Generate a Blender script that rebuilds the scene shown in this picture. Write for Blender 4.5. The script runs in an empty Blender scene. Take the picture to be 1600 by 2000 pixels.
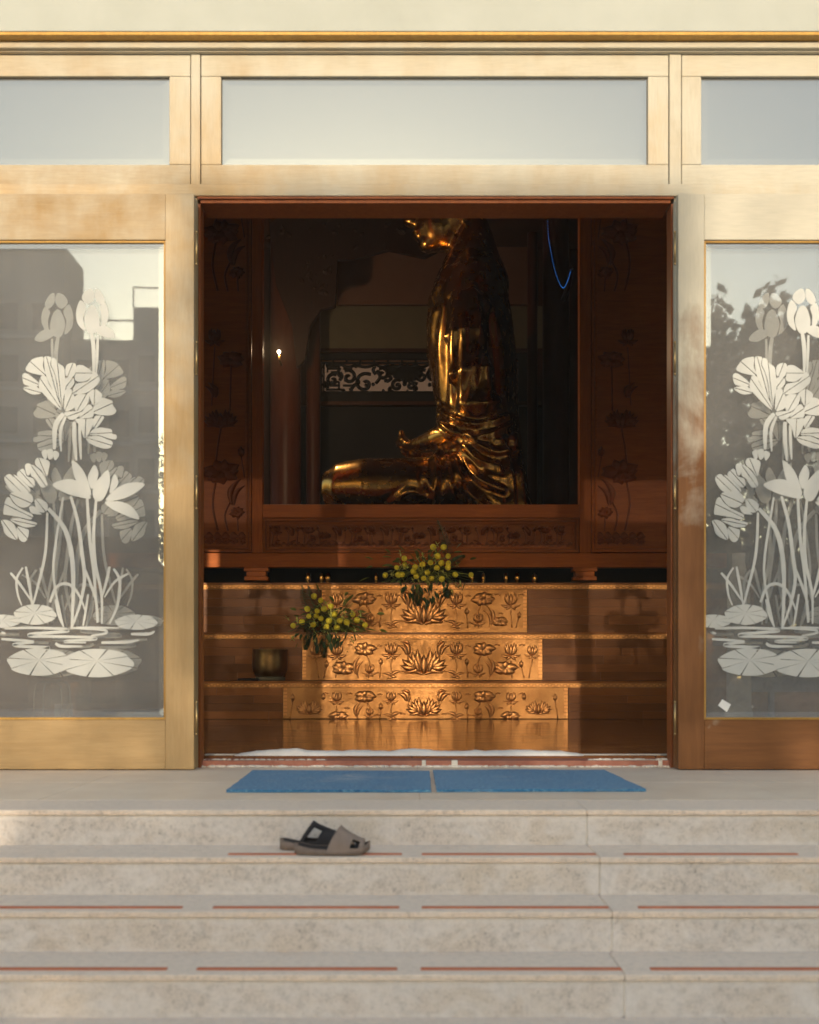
import bpy, bmesh, math, random
from mathutils import Vector, Matrix, noise as mnoise
R = math.radians
sc = bpy.context.scene
COL = sc.collection
rnd = random.Random(7)

# ------------------------------------------------------------------ camera
F, VX, YH, HC = 2240.0, 805.0, 1310.0, 0.501
cam = bpy.data.cameras.new('camera'); cam_o = bpy.data.objects.new('camera', cam); COL.objects.link(cam_o)
cam_o.location = (0, 0, HC); cam_o.rotation_euler = (R(90), 0, 0)
cam.sensor_fit = 'VERTICAL'; cam.sensor_height = 36; cam.lens = F/2000*36
cam.shift_y = (YH-1000)/2000; cam.shift_x = (800-VX)/2000
cam.clip_start = 0.05; cam.clip_end = 2000
cam.dof.use_dof = True; cam.dof.focus_distance = 10.9; cam.dof.aperture_fstop = 3.0
sc.camera = cam_o

# ------------------------------------------------------------------ world, sun, exposure
SX, SE = 0.05, 0.176            # sideways and downward travel of the sunlight per metre into the hall
w = bpy.data.worlds.new('World'); sc.world = w; w.use_nodes = True
nt = w.node_tree; bg = nt.nodes['Background']
sky = nt.nodes.new('ShaderNodeTexSky'); sky.sky_type = 'NISHITA'; sky.sun_disc = False
sky.sun_elevation = math.atan(SE); sky.sun_rotation = math.pi+math.atan(SX)
sky.air_density = 1.0; sky.dust_density = 1.4; sky.ozone_density = 1.0
nt.links.new(sky.outputs[0], bg.inputs[0]); bg.inputs[1].default_value = 0.15
sl = bpy.data.lights.new('sun', 'SUN'); sl.energy = 1.88; sl.angle = R(0.55); sl.color = (1.0, .85, .66)
so = bpy.data.objects.new('sun', sl); COL.objects.link(so)
so.rotation_euler = Vector((SX, 1, -SE)).to_track_quat('-Z', 'Y').to_euler(); so.location = (-5, -60, 20)
vs = sc.view_settings; vs.view_transform = 'Standard'; vs.look = 'None'; vs.gamma = 1; vs.use_curve_mapping = False
vs.exposure = 1.38
cy = sc.cycles; cy.use_denoising = True; cy.max_bounces = 10; cy.diffuse_bounces = 5; cy.glossy_bounces = 5
cy.transparent_max_bounces = 16; cy.transmission_bounces = 6; cy.sample_clamp_indirect = 6

# ------------------------------------------------------------------ measuring helpers
def X(px, D): return (px-VX)/F*D
def Z(py, D): return HC-(py-YH)/F*D
def S(n, D): return n/F*D

# ------------------------------------------------------------------ materials
def mat(name, rough=.6, metal=0.0, color=(.5, .5, .5), spec=.5):
    m = bpy.data.materials.new(name); m.use_nodes = True
    b = m.node_tree.nodes['Principled BSDF']
    b.inputs['Base Color'].default_value = (*color, 1); b.inputs['Roughness'].default_value = rough
    b.inputs['Metallic'].default_value = metal; b.inputs['Specular IOR Level'].default_value = spec
    return m, m.node_tree, b
def node(nt, typ, **kw):
    n = nt.nodes.new(typ)
    for k, v in kw.items():
        if k in n.inputs.keys() if hasattr(n.inputs, 'keys') else False: n.inputs[k].default_value = v
        else: setattr(n, k, v)
    return n
def coords(nt, kind='Object', scale=(1, 1, 1), loc=(0, 0, 0)):
    if kind == 'World': src = nt.nodes.new('ShaderNodeNewGeometry').outputs['Position']
    else: src = nt.nodes.new('ShaderNodeTexCoord').outputs[kind]
    mp = nt.nodes.new('ShaderNodeMapping'); mp.inputs['Scale'].default_value = scale; mp.inputs['Location'].default_value = loc
    nt.links.new(src, mp.inputs['Vector']); return mp.outputs[0]
def noise(nt, vec, scale=5, detail=4, rough=.55, dist=0.0):
    n = nt.nodes.new('ShaderNodeTexNoise'); n.inputs['Scale'].default_value = scale; n.inputs['Detail'].default_value = detail
    n.inputs['Roughness'].default_value = rough; n.inputs['Distortion'].default_value = dist
    nt.links.new(vec, n.inputs['Vector']); return n.outputs['Fac']
def ramp(nt, fac, stops):
    r = nt.nodes.new('ShaderNodeValToRGB'); el = r.color_ramp.elements
    while len(el) < len(stops): el.new(.5)
    for e, (p, c) in zip(el, stops):
        e.position = p; e.color = (*c, 1) if isinstance(c, tuple) else (c, c, c, 1)
    nt.links.new(fac, r.inputs[0]); return r.outputs[0]
def mix(nt, fac, a, b, typ='MIX'):
    n = nt.nodes.new('ShaderNodeMix'); n.data_type = 'RGBA'; n.blend_type = typ
    for sock, v in ((n.inputs[0], fac), (n.inputs[6], a), (n.inputs[7], b)):
        if isinstance(v, bpy.types.NodeSocket): nt.links.new(v, sock)
        else: sock.default_value = v if isinstance(v, (int, float)) else (*v, 1)
    return n.outputs[2]
def mth(nt, op, a, b=0.0, c=None, clamp=False):
    n = nt.nodes.new('ShaderNodeMath'); n.operation = op; n.use_clamp = clamp
    for i, v in enumerate((a, b) if c is None else (a, b, c)):
        if isinstance(v, bpy.types.NodeSocket): nt.links.new(v, n.inputs[i])
        else: n.inputs[i].default_value = v
    return n.outputs[0]
def bump(nt, b, h, strength=.3, dist=.01):
    n = nt.nodes.new('ShaderNodeBump'); n.inputs['Strength'].default_value = strength; n.inputs['Distance'].default_value = dist
    nt.links.new(h, n.inputs['Height']); nt.links.new(n.outputs[0], b.inputs['Normal'])
def orand(nt): return nt.nodes.new('ShaderNodeObjectInfo').outputs['Random']

def wood(name, dark, light, axis='x', rough=.4, scale=1.0, bleach=None, vary=.25, coat=0.0, bmp=.10, spec=.16):
    m, nt, b = mat(name, rough, spec=spec)
    s = {'x': (1.2, 14, 14), 'z': (14, 14, 1.2), 'y': (14, 1.2, 14)}[axis]
    v = coords(nt, 'Object', tuple(k*scale for k in s))
    g = noise(nt, v, 2.2, 6, .6, .8)
    g2 = noise(nt, v, 9, 3, .6)
    c = ramp(nt, g, [(.22, dark), (.78, light)])
    c = mix(nt, .11, c, ramp(nt, g2, [(.35, .25), (.65, 1.0)]), 'MULTIPLY')
    big = noise(nt, coords(nt, 'World'), 1.7, 3)
    c = mix(nt, .55, c, ramp(nt, big, [(.3, .72), (.7, 1.06)]), 'MULTIPLY')
    if vary:
        c = mix(nt, 1.0, c, ramp(nt, orand(nt), [(0, 1-vary), (1, 1+vary*.5)]), 'MULTIPLY')
    if bleach:
        col, lo, hi, xb = bleach        # sun-bleached, worn varnish: whiter high up, with brushy edges of its own
        wv = coords(nt, 'World')
        sep = nt.nodes.new('ShaderNodeSeparateXYZ'); nt.links.new(wv, sep.inputs[0])
        n1 = noise(nt, coords(nt, 'World', (1, 1, 1)), 2.3, 5, .62, .4)
        n2 = noise(nt, coords(nt, 'World', (5, 5, 1.6)), 2.0, 4, .6)
        h = mth(nt, 'ADD', mth(nt, 'MULTIPLY', sep.outputs[2], .16), mth(nt, 'MULTIPLY', sep.outputs[0], xb))
        t = mth(nt, 'ADD', h, mth(nt, 'MULTIPLY', n1, .6)); t = mth(nt, 'ADD', t, mth(nt, 'MULTIPLY', n2, .24))
        f = nt.nodes.new('ShaderNodeMapRange'); f.inputs[1].default_value = lo; f.inputs[2].default_value = hi
        nt.links.new(t, f.inputs[0])
        pale = mix(nt, .3, col, ramp(nt, g2, [(.3, .6), (.7, 1.0)]), 'MULTIPLY')
        c = mix(nt, f.outputs[0], c, pale)
        nt.links.new(mth(nt, 'ADD', rough, mth(nt, 'MULTIPLY', f.outputs[0], .3)), b.inputs['Roughness'])
    nt.links.new(c, b.inputs['Base Color'])
    b.inputs['Coat Weight'].default_value = coat; b.inputs['Coat Roughness'].default_value = .12
    bump(nt, b, g2, bmp, .004)
    return m

VD, VL = (.39, .25, .11), (.475, .325, .155)
RD, RL = (.17, .066, .020), (.28, .118, .038)  # right door: reddish varnish, darkened to put its lower shade into the colour
PALE = (.50, .46, .36)
M = {}
M['wood_x'] = wood('varnished_wood_rail', VD, VL, 'x', .58, bleach=(PALE, .66, 1.02, .03))
M['wood_z'] = wood('varnished_wood_stile', VD, VL, 'z', .58, bleach=(PALE, .66, 1.02, .03))
M['red_x'] = wood('reddish_varnish_shade_rail', RD, RL, 'x', .52, bleach=(PALE, .62, .82, .02))  # bleach limits keep the painted shade to the lower half
M['red_z'] = wood('reddish_varnish_shade_stile', RD, RL, 'z', .52, bleach=(PALE, .62, .82, .02))
M['jamb'] = wood('jamb_wood', (.20, .05, .012), (.34, .10, .025), 'z', .38)
M['bead'] = wood('bead_wood', (.42, .22, .05), (.60, .36, .09), 'z', .35)
M['shrine_x'] = wood('shrine_wood_rail', (.36, .085, .011), (.56, .155, .024), 'x', .5, spec=.12)
M['shrine_z'] = wood('shrine_wood_stile', (.36, .085, .011), (.56, .155, .024), 'z', .5, spec=.12)
M['carved'] = wood('carved_wood', (.36, .085, .011), (.54, .150, .024), 'x', .42, bmp=.25, spec=.25)
M['carving'] = wood('dark_stained_carving', (.21, .045, .007), (.33, .080, .013), 'x', .38, bmp=.25, spec=.3)
M['plank'] = wood('altar_plank_wood', (.19, .058, .012), (.38, .14, .032), 'x', .32, vary=.35, coat=.15)
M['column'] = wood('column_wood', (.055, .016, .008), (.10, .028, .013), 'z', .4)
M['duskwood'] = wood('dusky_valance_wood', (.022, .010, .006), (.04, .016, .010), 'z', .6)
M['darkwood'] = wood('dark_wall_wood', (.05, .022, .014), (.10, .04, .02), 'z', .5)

def floor_mat():
    m, nt, b = mat('polished_floor_wood', .09)
    br = nt.nodes.new('ShaderNodeTexBrick'); br.inputs['Scale'].default_value = 1; br.inputs['Mortar Size'].default_value = .003
    br.inputs['Brick Width'].default_value = 1.3; br.inputs['Row Height'].default_value = .13
    br.inputs['Color1'].default_value = (.17, .06, .02, 1); br.inputs['Color2'].default_value = (.30, .12, .04, 1); br.inputs['Mortar'].default_value = (.03, .012, .006, 1)
    nt.links.new(coords(nt, 'Object'), br.inputs['Vector'])
    g = noise(nt, coords(nt, 'Object', (1.5, 16, 1)), 2.5, 5)
    c = mix(nt, .5, br.outputs[0], ramp(nt, g, [(.3, .45), (.7, 1.2)]), 'MULTIPLY')
    nt.links.new(c, b.inputs['Base Color'])
    n = noise(nt, coords(nt, 'Object', (1, 3, 1)), 3, 3)
    nt.links.new(ramp(nt, n, [(.3, .05), (.75, .22)]), b.inputs['Roughness'])
    bump(nt, b, g, .06, .004); return m
M['floor'] = floor_mat()

def paint(name, c1, c2, rough=.7, sc_=3, bmp=.05):
    m, nt, b = mat(name, rough)
    n = noise(nt, coords(nt, 'World', (1, 1, 1)), sc_, 6, .65, .3)
    nt.links.new(ramp(nt, n, [(.3, c1), (.7, c2)]), b.inputs['Base Color'])
    bump(nt, b, noise(nt, coords(nt, 'World'), 90, 3), bmp, .003); return m
M['cream'] = paint('cream_paint', (.33, .34, .29), (.38, .39, .34), .75, 2.2)
M['plaster'] = paint('white_plaster', (.55, .50, .42), (.75, .70, .62), .9, 14, .4)
M['sillred'] = paint('red_sill_paint', (.28, .09, .055), (.40, .17, .11), .8, 12, .3)
M['hallwall'] = paint('hall_wall_paint', (.30, .14, .07), (.36, .18, .09), .8)
M['olive'] = paint('olive_wall_paint', (.14, .12, .07), (.17, .14, .085), .8)
M['russet'] = paint('russet_wall_paint', (.17, .08, .045), (.20, .095, .055), .8)
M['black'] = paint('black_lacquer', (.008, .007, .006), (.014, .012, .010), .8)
M['redstrip'] = paint('red_strip_paint', (.46, .115, .04), (.54, .17, .07), .8, 9, .3)
M['cloth'] = paint('white_cloth_weave', (.66, .63, .58), (.78, .75, .70), .9, 10, .3)
M['tower'] = paint('tower_render', (.30, .25, .22), (.37, .31, .28), .9, .4)
M['paving'] = paint('courtyard_paving', (.40, .36, .32), (.52, .47, .42), .7, 1.5, .3)
M['gate'] = paint('gate_wall_paint', (.14, .08, .05), (.20, .12, .075), .8, .8)
M['bluecloth'] = paint('blue_grey_cloth', (.12, .15, .22), (.17, .20, .28), .85, 8)
M['pot'] = paint('dark_ceramic', (.015, .012, .010), (.03, .022, .016), .3)
M['trunk'] = paint('bark', (.07, .05, .035), (.12, .09, .06), .9, 9, .8)
M['steel'] = mat('hinge_brass', .45, 1, (.40, .28, .13))[0]
M['wire'] = mat('wire_metal', .25, 1, (.6, .58, .55))[0]
M['paper'] = mat('white_paper', .7, 0, (.75, .74, .70))[0]

def stone(name, speck, cement, warm):
    m, nt, b = mat(name, .8)
    v = coords(nt, 'World'); g = coords(nt, 'Generated')
    fine = noise(nt, v, 130, 3, .7); mid = noise(nt, v, 42, 4, .7); big = noise(nt, coords(nt, 'World', (1, 1, 1), (3, 1, 2)), 1.5, 3, .55, .3)
    blot = noise(nt, coords(nt, 'World', (1, 1, 1.6)), 7, 6, .68, .6)
    base = ramp(nt, mid, [(.36, tuple(k*.80 for k in speck)), (.47, speck), (.66, tuple(min(1, k*1.10) for k in speck))])
    base = mix(nt, ramp(nt, big, [(.46, 0), (.66, .8)]), base, warm)
    base = mix(nt, .45, base, ramp(nt, fine, [(.36, .45), (.48, 1.0)]), 'MULTIPLY')
    pits = noise(nt, v, 75, 2, .5)
    base = mix(nt, 1.0, base, ramp(nt, pits, [(.26, .5), (.33, 1.0)]), 'MULTIPLY')
    sep = nt.nodes.new('ShaderNodeSeparateXYZ'); nt.links.new(g, sep.inputs[0])
    def edge(s, wd): return mth(nt, 'SUBTRACT', 1, mth(nt, 'MULTIPLY', mth(nt, 'MINIMUM', s, mth(nt, 'SUBTRACT', 1, s)), 1/wd), clamp=True)
    e = mth(nt, 'MAXIMUM', edge(sep.outputs[2], .22), edge(sep.outputs[0], .02))
    # a worn wash of cement: thick along the joints, broken into blotches elsewhere
    e = mth(nt, 'ADD', mth(nt, 'MULTIPLY', e, .75), mth(nt, 'MULTIPLY', mth(nt, 'SUBTRACT', blot, .43), 3.4))
    f = nt.nodes.new('ShaderNodeMapRange'); f.inputs[1].default_value = .0; f.inputs[2].default_value = .75; nt.links.new(e, f.inputs[0])
    cem = mix(nt, .5, cement, ramp(nt, mid, [(.35, .8), (.6, 1.03)]), 'MULTIPLY')
    c = mix(nt, mth(nt, 'MULTIPLY', f.outputs[0], .8), base, cem)
    nt.links.new(c, b.inputs['Base Color'])
    bump(nt, b, mth(nt, 'ADD', mid, fine), .3, .004); return m
M['riser'] = stone('riser_granite', (.62, .55, .475), (.72, .67, .61), (.62, .53, .42))
M['tread'] = stone('tread_granite', (.74, .60, .465), (.77, .65, .52), (.72, .57, .43))
M['landing'] = paint('landing_stone', (.68, .55, .41), (.78, .66, .51), .5, 4, .1)

def mat_blue():
    m, nt, b = mat('blue_carpet', .95)
    v = coords(nt, 'World')
    n = noise(nt, v, 75, 4, .95); bgn = noise(nt, v, 6, 4)
    c = ramp(nt, n, [(.35, (.012, .10, .22)), (.50, (.028, .21, .42)), (.62, (.22, .44, .58))])
    c = mix(nt, ramp(nt, bgn, [(.55, 0), (.75, .35)]), c, (.30, .36, .42))
    ds = nt.nodes.new('ShaderNodeVectorMath'); ds.operation = 'DISTANCE'; ds.inputs[1].default_value = (-.285, 2.885, .012)
    nt.links.new(coords(nt, 'World', (1, .55, 1)), ds.inputs[0])
    fl = mth(nt, 'MULTIPLY', ramp(nt, ds.outputs['Value'], [(.03, 1.0), (.14, 0.0)]), ramp(nt, noise(nt, v, 22, 4), [(.35, .1), (.65, .8)]))
    c = mix(nt, fl, c, (.42, .50, .55))
    nt.links.new(c, b.inputs['Base Color']); b.inputs['Sheen Weight'].default_value = .2
    bump(nt, b, n, .9, .012); return m
M['mat'] = mat_blue()

def metal(name, dark, light, rough, sc_=6, bmp=.25, grime=.5):
    m, nt, b = mat(name, rough, 1.0)
    v = coords(nt, 'Object')
    n = noise(nt, v, sc_, 6, .65, .4); n2 = noise(nt, v, sc_*7, 4)
    c = ramp(nt, n, [(.25, dark), (.75, light)])
    nt.links.new(c, b.inputs['Base Color'])
    nt.links.new(ramp(nt, n2, [(.3, rough*.85), (.75, min(1, rough*1.3))]), b.inputs['Roughness'])
    bump(nt, b, n2, bmp, .01); return m
M['gold'] = metal('gilded_bronze', (.38, .18, .04), (.66, .37, .10), .24, 1.6, .03)
M['copper'] = metal('embossed_copper_plate', (.28, .125, .04), (.41, .205, .072), .44, 5, .06)
M['relief'] = metal('embossed_copper_relief', (.40, .17, .052), (.56, .27, .10), .38, 9, .06)
M['bronze'] = metal('dark_bronze', (.15, .085, .03), (.30, .18, .065), .40, 6, .05)

def glass(name, refl, tint):
    m = bpy.data.materials.new(name); m.use_nodes = True; nt = m.node_tree; nt.nodes.clear()
    o = nt.nodes.new('ShaderNodeOutputMaterial'); mx = nt.nodes.new('ShaderNodeMixShader'); tr = nt.nodes.new('ShaderNodeBsdfTransparent'); gl = nt.nodes.new('ShaderNodeBsdfGlossy')
    tr.inputs[0].default_value = (*tint, 1); gl.inputs['Roughness'].default_value = .015; gl.inputs[0].default_value = (.78, .92, .96, 1)
    n = noise(nt, coords(nt, 'World', (1, 1, 1)), 2.2, 3)
    bp = nt.nodes.new('ShaderNodeBump'); bp.inputs['Strength'].default_value = .008; bp.inputs['Distance'].default_value = .02
    nt.links.new(n, bp.inputs['Height']); nt.links.new(bp.outputs[0], gl.inputs['Normal'])
    # a film of dust that scatters a little
    df = nt.nodes.new('ShaderNodeBsdfDiffuse'); df.inputs[0].default_value = (.50, .48, .45, 1)
    m2 = nt.nodes.new('ShaderNodeMixShader'); m2.inputs[0].default_value = .19
    mx.inputs[0].default_value = refl
    nt.links.new(tr.outputs[0], mx.inputs[1]); nt.links.new(gl.outputs[0], mx.inputs[2])
    nt.links.new(mx.outputs[0], m2.inputs[1]); nt.links.new(df.outputs[0], m2.inputs[2]); nt.links.new(m2.outputs[0], o.inputs[0]); return m
M['glass'] = glass('coated_door_glass', .19, (.85, .85, .84))
M['glasstop'] = glass('transom_glass', .235, (.12, .12, .12))
M['glassback'] = glass('plain_glass', .10, (.35, .35, .34))
M['glassright'] = glass('plain_glass_clear', .10, (.62, .62, .60))
M['etch'] = paint('frosted_etching', (.43, .43, .39), (.50, .50, .46), .7, 5, .1)

def emis(name, col, st):
    m, nt, b = mat(name, .5, 0, (.02, .02, .02)); b.inputs['Emission Color'].default_value = (*col, 1); b.inputs['Emission Strength'].default_value = st; return m
M['bulb'] = emis('warm_bulb', (1, .75, .5), 6)
M['led'] = emis('blue_led', (.03, .25, .9), .3)
M['paneglow'] = emis('daylit_pane', (.55, .32, .19), .08)

def leafmat(name, a, b_, tr=.3):
    m, nt, b = mat(name, .5)
    c = ramp(nt, noise(nt, coords(nt, 'Object'), 4, 3), [(.3, a), (.7, b_)]); nt.links.new(c, b.inputs['Base Color'])
    return m
M['leaf'] = leafmat('tree_leaf', (.06, .055, .025), (.12, .105, .045))
M['blade'] = leafmat('green_blade', (.07, .11, .018), (.22, .25, .045))
M['fern'] = leafmat('dark_fern', (.03, .06, .018), (.06, .10, .03))
M['yellow'] = paint('yellow_blossom', (.82, .66, .03), (.92, .80, .07), .8, 40, .6)
M['paleflower'] = paint('pale_green_blossom', (.42, .46, .09), (.62, .60, .18), .7, 20)
M['sole'] = paint('taupe_rubber', (.16, .115, .085), (.23, .17, .13), .75, 12, .2)
M['strap'] = paint('taupe_strap', (.21, .155, .12), (.29, .22, .17), .7, 12, .2)
M['lining'] = paint('black_lining', (.012, .010, .010), (.022, .018, .018), .8, 12, .2)

# ------------------------------------------------------------------ object helpers
def tag(o, label=None, cat=None, group=None, kind=None):
    if label: o['label'] = label
    if cat: o['category'] = cat
    if group: o['group'] = group
    if kind: o['kind'] = kind
    return o
def thing(name, loc, label, cat, group=None):
    o = bpy.data.objects.new(name, None); COL.objects.link(o); o.location = loc; o.empty_display_size = .1
    return tag(o, label, cat, group)
def wloc(o):
    v = Vector((0, 0, 0))
    while o: v += Vector(o.location); o = o.parent
    return v
class MB:
    def __init__(s): s.v = []; s.f = []
    def add(s, vs, fs):
        n = len(s.v); s.v += [tuple(p) for p in vs]; s.f += [tuple(i+n for i in f) for f in fs]
    def box(s, x0, x1, y0, y1, z0, z1):
        s.add([(x0, y0, z0), (x1, y0, z0), (x1, y1, z0), (x0, y1, z0), (x0, y0, z1), (x1, y0, z1), (x1, y1, z1), (x0, y1, z1)],
              [(0, 3, 2, 1), (4, 5, 6, 7), (0, 1, 5, 4), (1, 2, 6, 5), (2, 3, 7, 6), (3, 0, 4, 7)]); return s
    def tube(s, pts, r, n=8, flat=1.0, cap=True):
        pts = [Vector(p) for p in pts]; rs = r if isinstance(r, (list, tuple)) else [r]*len(pts)
        ring = []; up = Vector((0, 1, 0))
        for i, p in enumerate(pts):
            t = (pts[min(i+1, len(pts)-1)]-pts[max(i-1, 0)]).normalized()
            a = t.cross(up)
            if a.length < 1e-3: a = t.cross(Vector((1, 0, 0)))
            a.normalize(); b = t.cross(a)
            ring.append([p+a*math.cos(2*math.pi*k/n)*rs[i]+b*math.sin(2*math.pi*k/n)*rs[i]*flat for k in range(n)])
        vs = [q for rg in ring for q in rg]; fs = []
        for i in range(len(pts)-1):
            for k in range(n):
                fs.append((i*n+k, i*n+(k+1) % n, (i+1)*n+(k+1) % n, (i+1)*n+k))
        if cap: fs += [tuple(range(n-1, -1, -1)), tuple((len(pts)-1)*n+k for k in range(n))]
        s.add(vs, fs); return s
    def lathe(s, prof, cx, cy_, n=24):
        vs = [(cx+r*math.cos(2*math.pi*k/n), cy_+r*math.sin(2*math.pi*k/n), z) for r, z in prof for k in range(n)]
        fs = [(i*n+k, i*n+(k+1) % n, (i+1)*n+(k+1) % n, (i+1)*n+k) for i in range(len(prof)-1) for k in range(n)]
        s.add(vs, fs); return s
    def slab(s, poly, y0, y1):            # polygon (x, z) extruded from y0 (front) to y1
        n = len(poly)
        s.add([(x, y0, z) for x, z in poly]+[(x, y1, z) for x, z in poly],
              [tuple(range(n)), tuple(range(2*n-1, n-1, -1))]+[(i, i+n, (i+1) % n+n, (i+1) % n) for i in range(n)]); return s
    def ball(s, c, r, n=10, m=6, sq=(1, 1, 1)):
        vs = [(c[0], c[1], c[2]+r*sq[2])]
        for i in range(1, m):
            a = math.pi*i/m
            vs += [(c[0]+r*sq[0]*math.sin(a)*math.cos(2*math.pi*k/n), c[1]+r*sq[1]*math.sin(a)*math.sin(2*math.pi*k/n), c[2]+r*sq[2]*math.cos(a)) for k in range(n)]
        vs.append((c[0], c[1], c[2]-r*sq[2])); fs = [(0, 1+k, 1+(k+1) % n) for k in range(n)]
        for i in range(m-2):
            fs += [(1+i*n+k, 1+(i+1)*n+k, 1+(i+1)*n+(k+1) % n, 1+i*n+(k+1) % n) for k in range(n)]
        e = len(vs)-1; fs += [(e, 1+(m-2)*n+(k+1) % n, 1+(m-2)*n+k) for k in range(n)]
        s.add(vs, fs); return s
    def petal(s, base, tip, wd, h, y, bend=0.0, n=8, shape=.75, crease=0.0):   # a raised petal on the plane y, bulging toward the camera
        bx, bz = base; tx, tz = tip; dx, dz = tx-bx, tz-bz; L = math.hypot(dx, dz) or 1e-6; nx, nz = -dz/L, dx/L
        vs = []; m = 5; fs = []
        for i in range(n+1):
            u = i/n; wu = wd*max(.02, math.sin(math.pi*min(1, u**shape*.97+.02))); off = bend*math.sin(math.pi*u)*L
            for j in range(m):
                v = -1+2*j/(m-1)
                hh = h*(1-v*v)**.5*(max(0, math.sin(math.pi*min(1, u*.9+.08))))**.5 if abs(v) < 1 else 0
                if crease and abs(v) < .01: hh *= 1-crease
                vs.append((bx+dx*u+nx*(wu*v+off), y-hh, bz+dz*u+nz*(wu*v+off)))
        for i in range(n):
            for j in range(m-1): fs.append((i*m+j, i*m+j+1, (i+1)*m+j+1, (i+1)*m+j))
        s.add(vs, fs); return s
    def build(s, name, m, parent=None, smooth=False, bevel=0.0, label=None, kind=None):
        me = bpy.data.meshes.new(name); off = wloc(parent) if parent else Vector((0, 0, 0))
        me.from_pydata([(x-off.x, y-off.y, z-off.z) for x, y, z in s.v], [], s.f); me.update()
        bm = bmesh.new(); bm.from_mesh(me); bmesh.ops.recalc_face_normals(bm, faces=bm.faces); bm.to_mesh(me); bm.free()
        if smooth: me.shade_smooth()
        me.materials.append(M[m] if isinstance(m, str) else m)
        o = bpy.data.objects.new(name, me); COL.objects.link(o)
        if parent: o.parent = parent
        if bevel:
            b = o.modifiers.new('bevel', 'BEVEL'); b.width = bevel; b.segments = 2; b.limit_method = 'ANGLE'
        return tag(o, label, None, None, kind)
def bx(x0, x1, y0, y1, z0, z1): return MB().box(x0, x1, y0, y1, z0, z1)
def spline(pts, n=6):
    P = [Vector((*p, 0)) if len(p) == 2 else Vector(p) for p in pts]; out = []
    for i in range(len(P)-1):
        a, b, c, d = P[max(0, i-1)], P[i], P[i+1], P[min(len(P)-1, i+2)]
        for k in range(n):
            t = k/n
            out.append(.5*((2*b)+(c-a)*t+(2*a-5*b+4*c-d)*t*t+(3*b-a-3*c+d)*t**3))
    out.append(P[-1]); return out

# ================================================================== THE SETTING
D0, TR, RI = 4.13, .264, .1276
DL, DF = 5.76, 5.905
g = bx(-60, 60, -72, D0-4*TR-.30, -.95, -5*RI).build('ground', 'paving'); g['kind'] = 'structure'
bx(-6, 6, D0+.05, 5.99, -.6, -.021).build('landing_base', 'landing', kind='structure')
land = bpy.data.objects.new('landing', None); COL.objects.link(land); land['kind'] = 'structure'; land.location = (0, D0, 0)
# landing flags
xs = [-6, -4.4, -2.92, -1.45, .03, 1.5, 2.95, 4.4, 6]
for a, b in zip(xs, xs[1:]):
    bx(a+.0006, b-.0006, D0+.315, 5.15, -.02, 0).build('flagstone', 'landing', land, bevel=.002)
    bx(a+.0006, b-.0006, 5.1512, 5.99, -.02, .0005).build('flagstone', 'landing', land, bevel=.002)
JX = [X(1147, 4.13), X(1172, 3.866), X(1196, 3.6), X(1220, 3.34), .9]
STRIPS = {1: [(445, 785), (824, 1165), (1220, 1560)], 2: [(-30, 355), (415, 780), (824, 1190), (1248, 1640)], 3: [(-70, 325), (383, 776), (822, 1215), (1272, 1670)]}
for i in range(5):
    D = D0-TR*i; z = -RI*i
    st = bpy.data.objects.new('step', None); COL.objects.link(st); st['kind'] = 'structure'; st.location = (0, D, z)
    j = [JX[i]+k*2.95 for k in range(-2, 3)]
    j = [-6]+[q for q in j if -5.6 < q < 5.6]+[6]
    for a, b in zip(j, j[1:]):
        bx(a+.0025, b-.0025, D+.008, D+.05, z-RI-.012, z-.021).build('riser_slab', 'riser', st, bevel=.003)
        bx(a+.0008, b-.0008, D-.002, D+(.312 if i == 0 else TR+.0076), z-.02, z).build('tread_slab', 'tread', st, bevel=.004)
    bx(-6, 6, D+.051, D+1.2 if i else D+.06, z-RI-.05, z-.0215).build('step_core', 'plaster', st)
    bx(-6, 6, D+.012, D+.049, z-RI+.001, z-.024).build('mortar', 'plaster', st)
    for a, b in STRIPS.get(i, []):
        Ds = D+.045
        bx(X(a, Ds), X(b, Ds), Ds, Ds+.024, z-.003, z+.0035).build('anti_slip_strip', 'redstrip', st, bevel=.0015)

# ------------------------------------------------------------------ temple front
front = thing('temple_front', (0, DF, 0), 'wooden temple front with glazed transoms under a cream beam', 'building')
def fx(px): return X(px, DF)
def fz(py): return Z(py, DF)
DBm = 5.80
bx(-6, 6, DBm, 6.11, Z(61, DBm)+.0005, 4.6).build('beam', 'cream', front, bevel=.004)
bx(-6, 6, DBm+.004, 6.10, Z(61, DBm)-.016, Z(61, DBm)).build('beam_soffit_board', 'bead', front, bevel=.003)
bx(-6, 6, DF-.045, 6.09, Z(93, DF-.045), Z(61, DBm)-.0165).build('cornice_moulding', 'wood_x', front, bevel=.006)
bx(-6, 6, DF-.022, 6.085, fz(105), Z(93, DF-.045)-.004).build('lower_cornice_moulding', 'wood_x', front, bevel=.006)
bx(-6, 6, DF-.01, 6.08, fz(105)+.002, Z(93, DF-.045)-.001).build('cornice_groove', 'bead', front)
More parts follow.
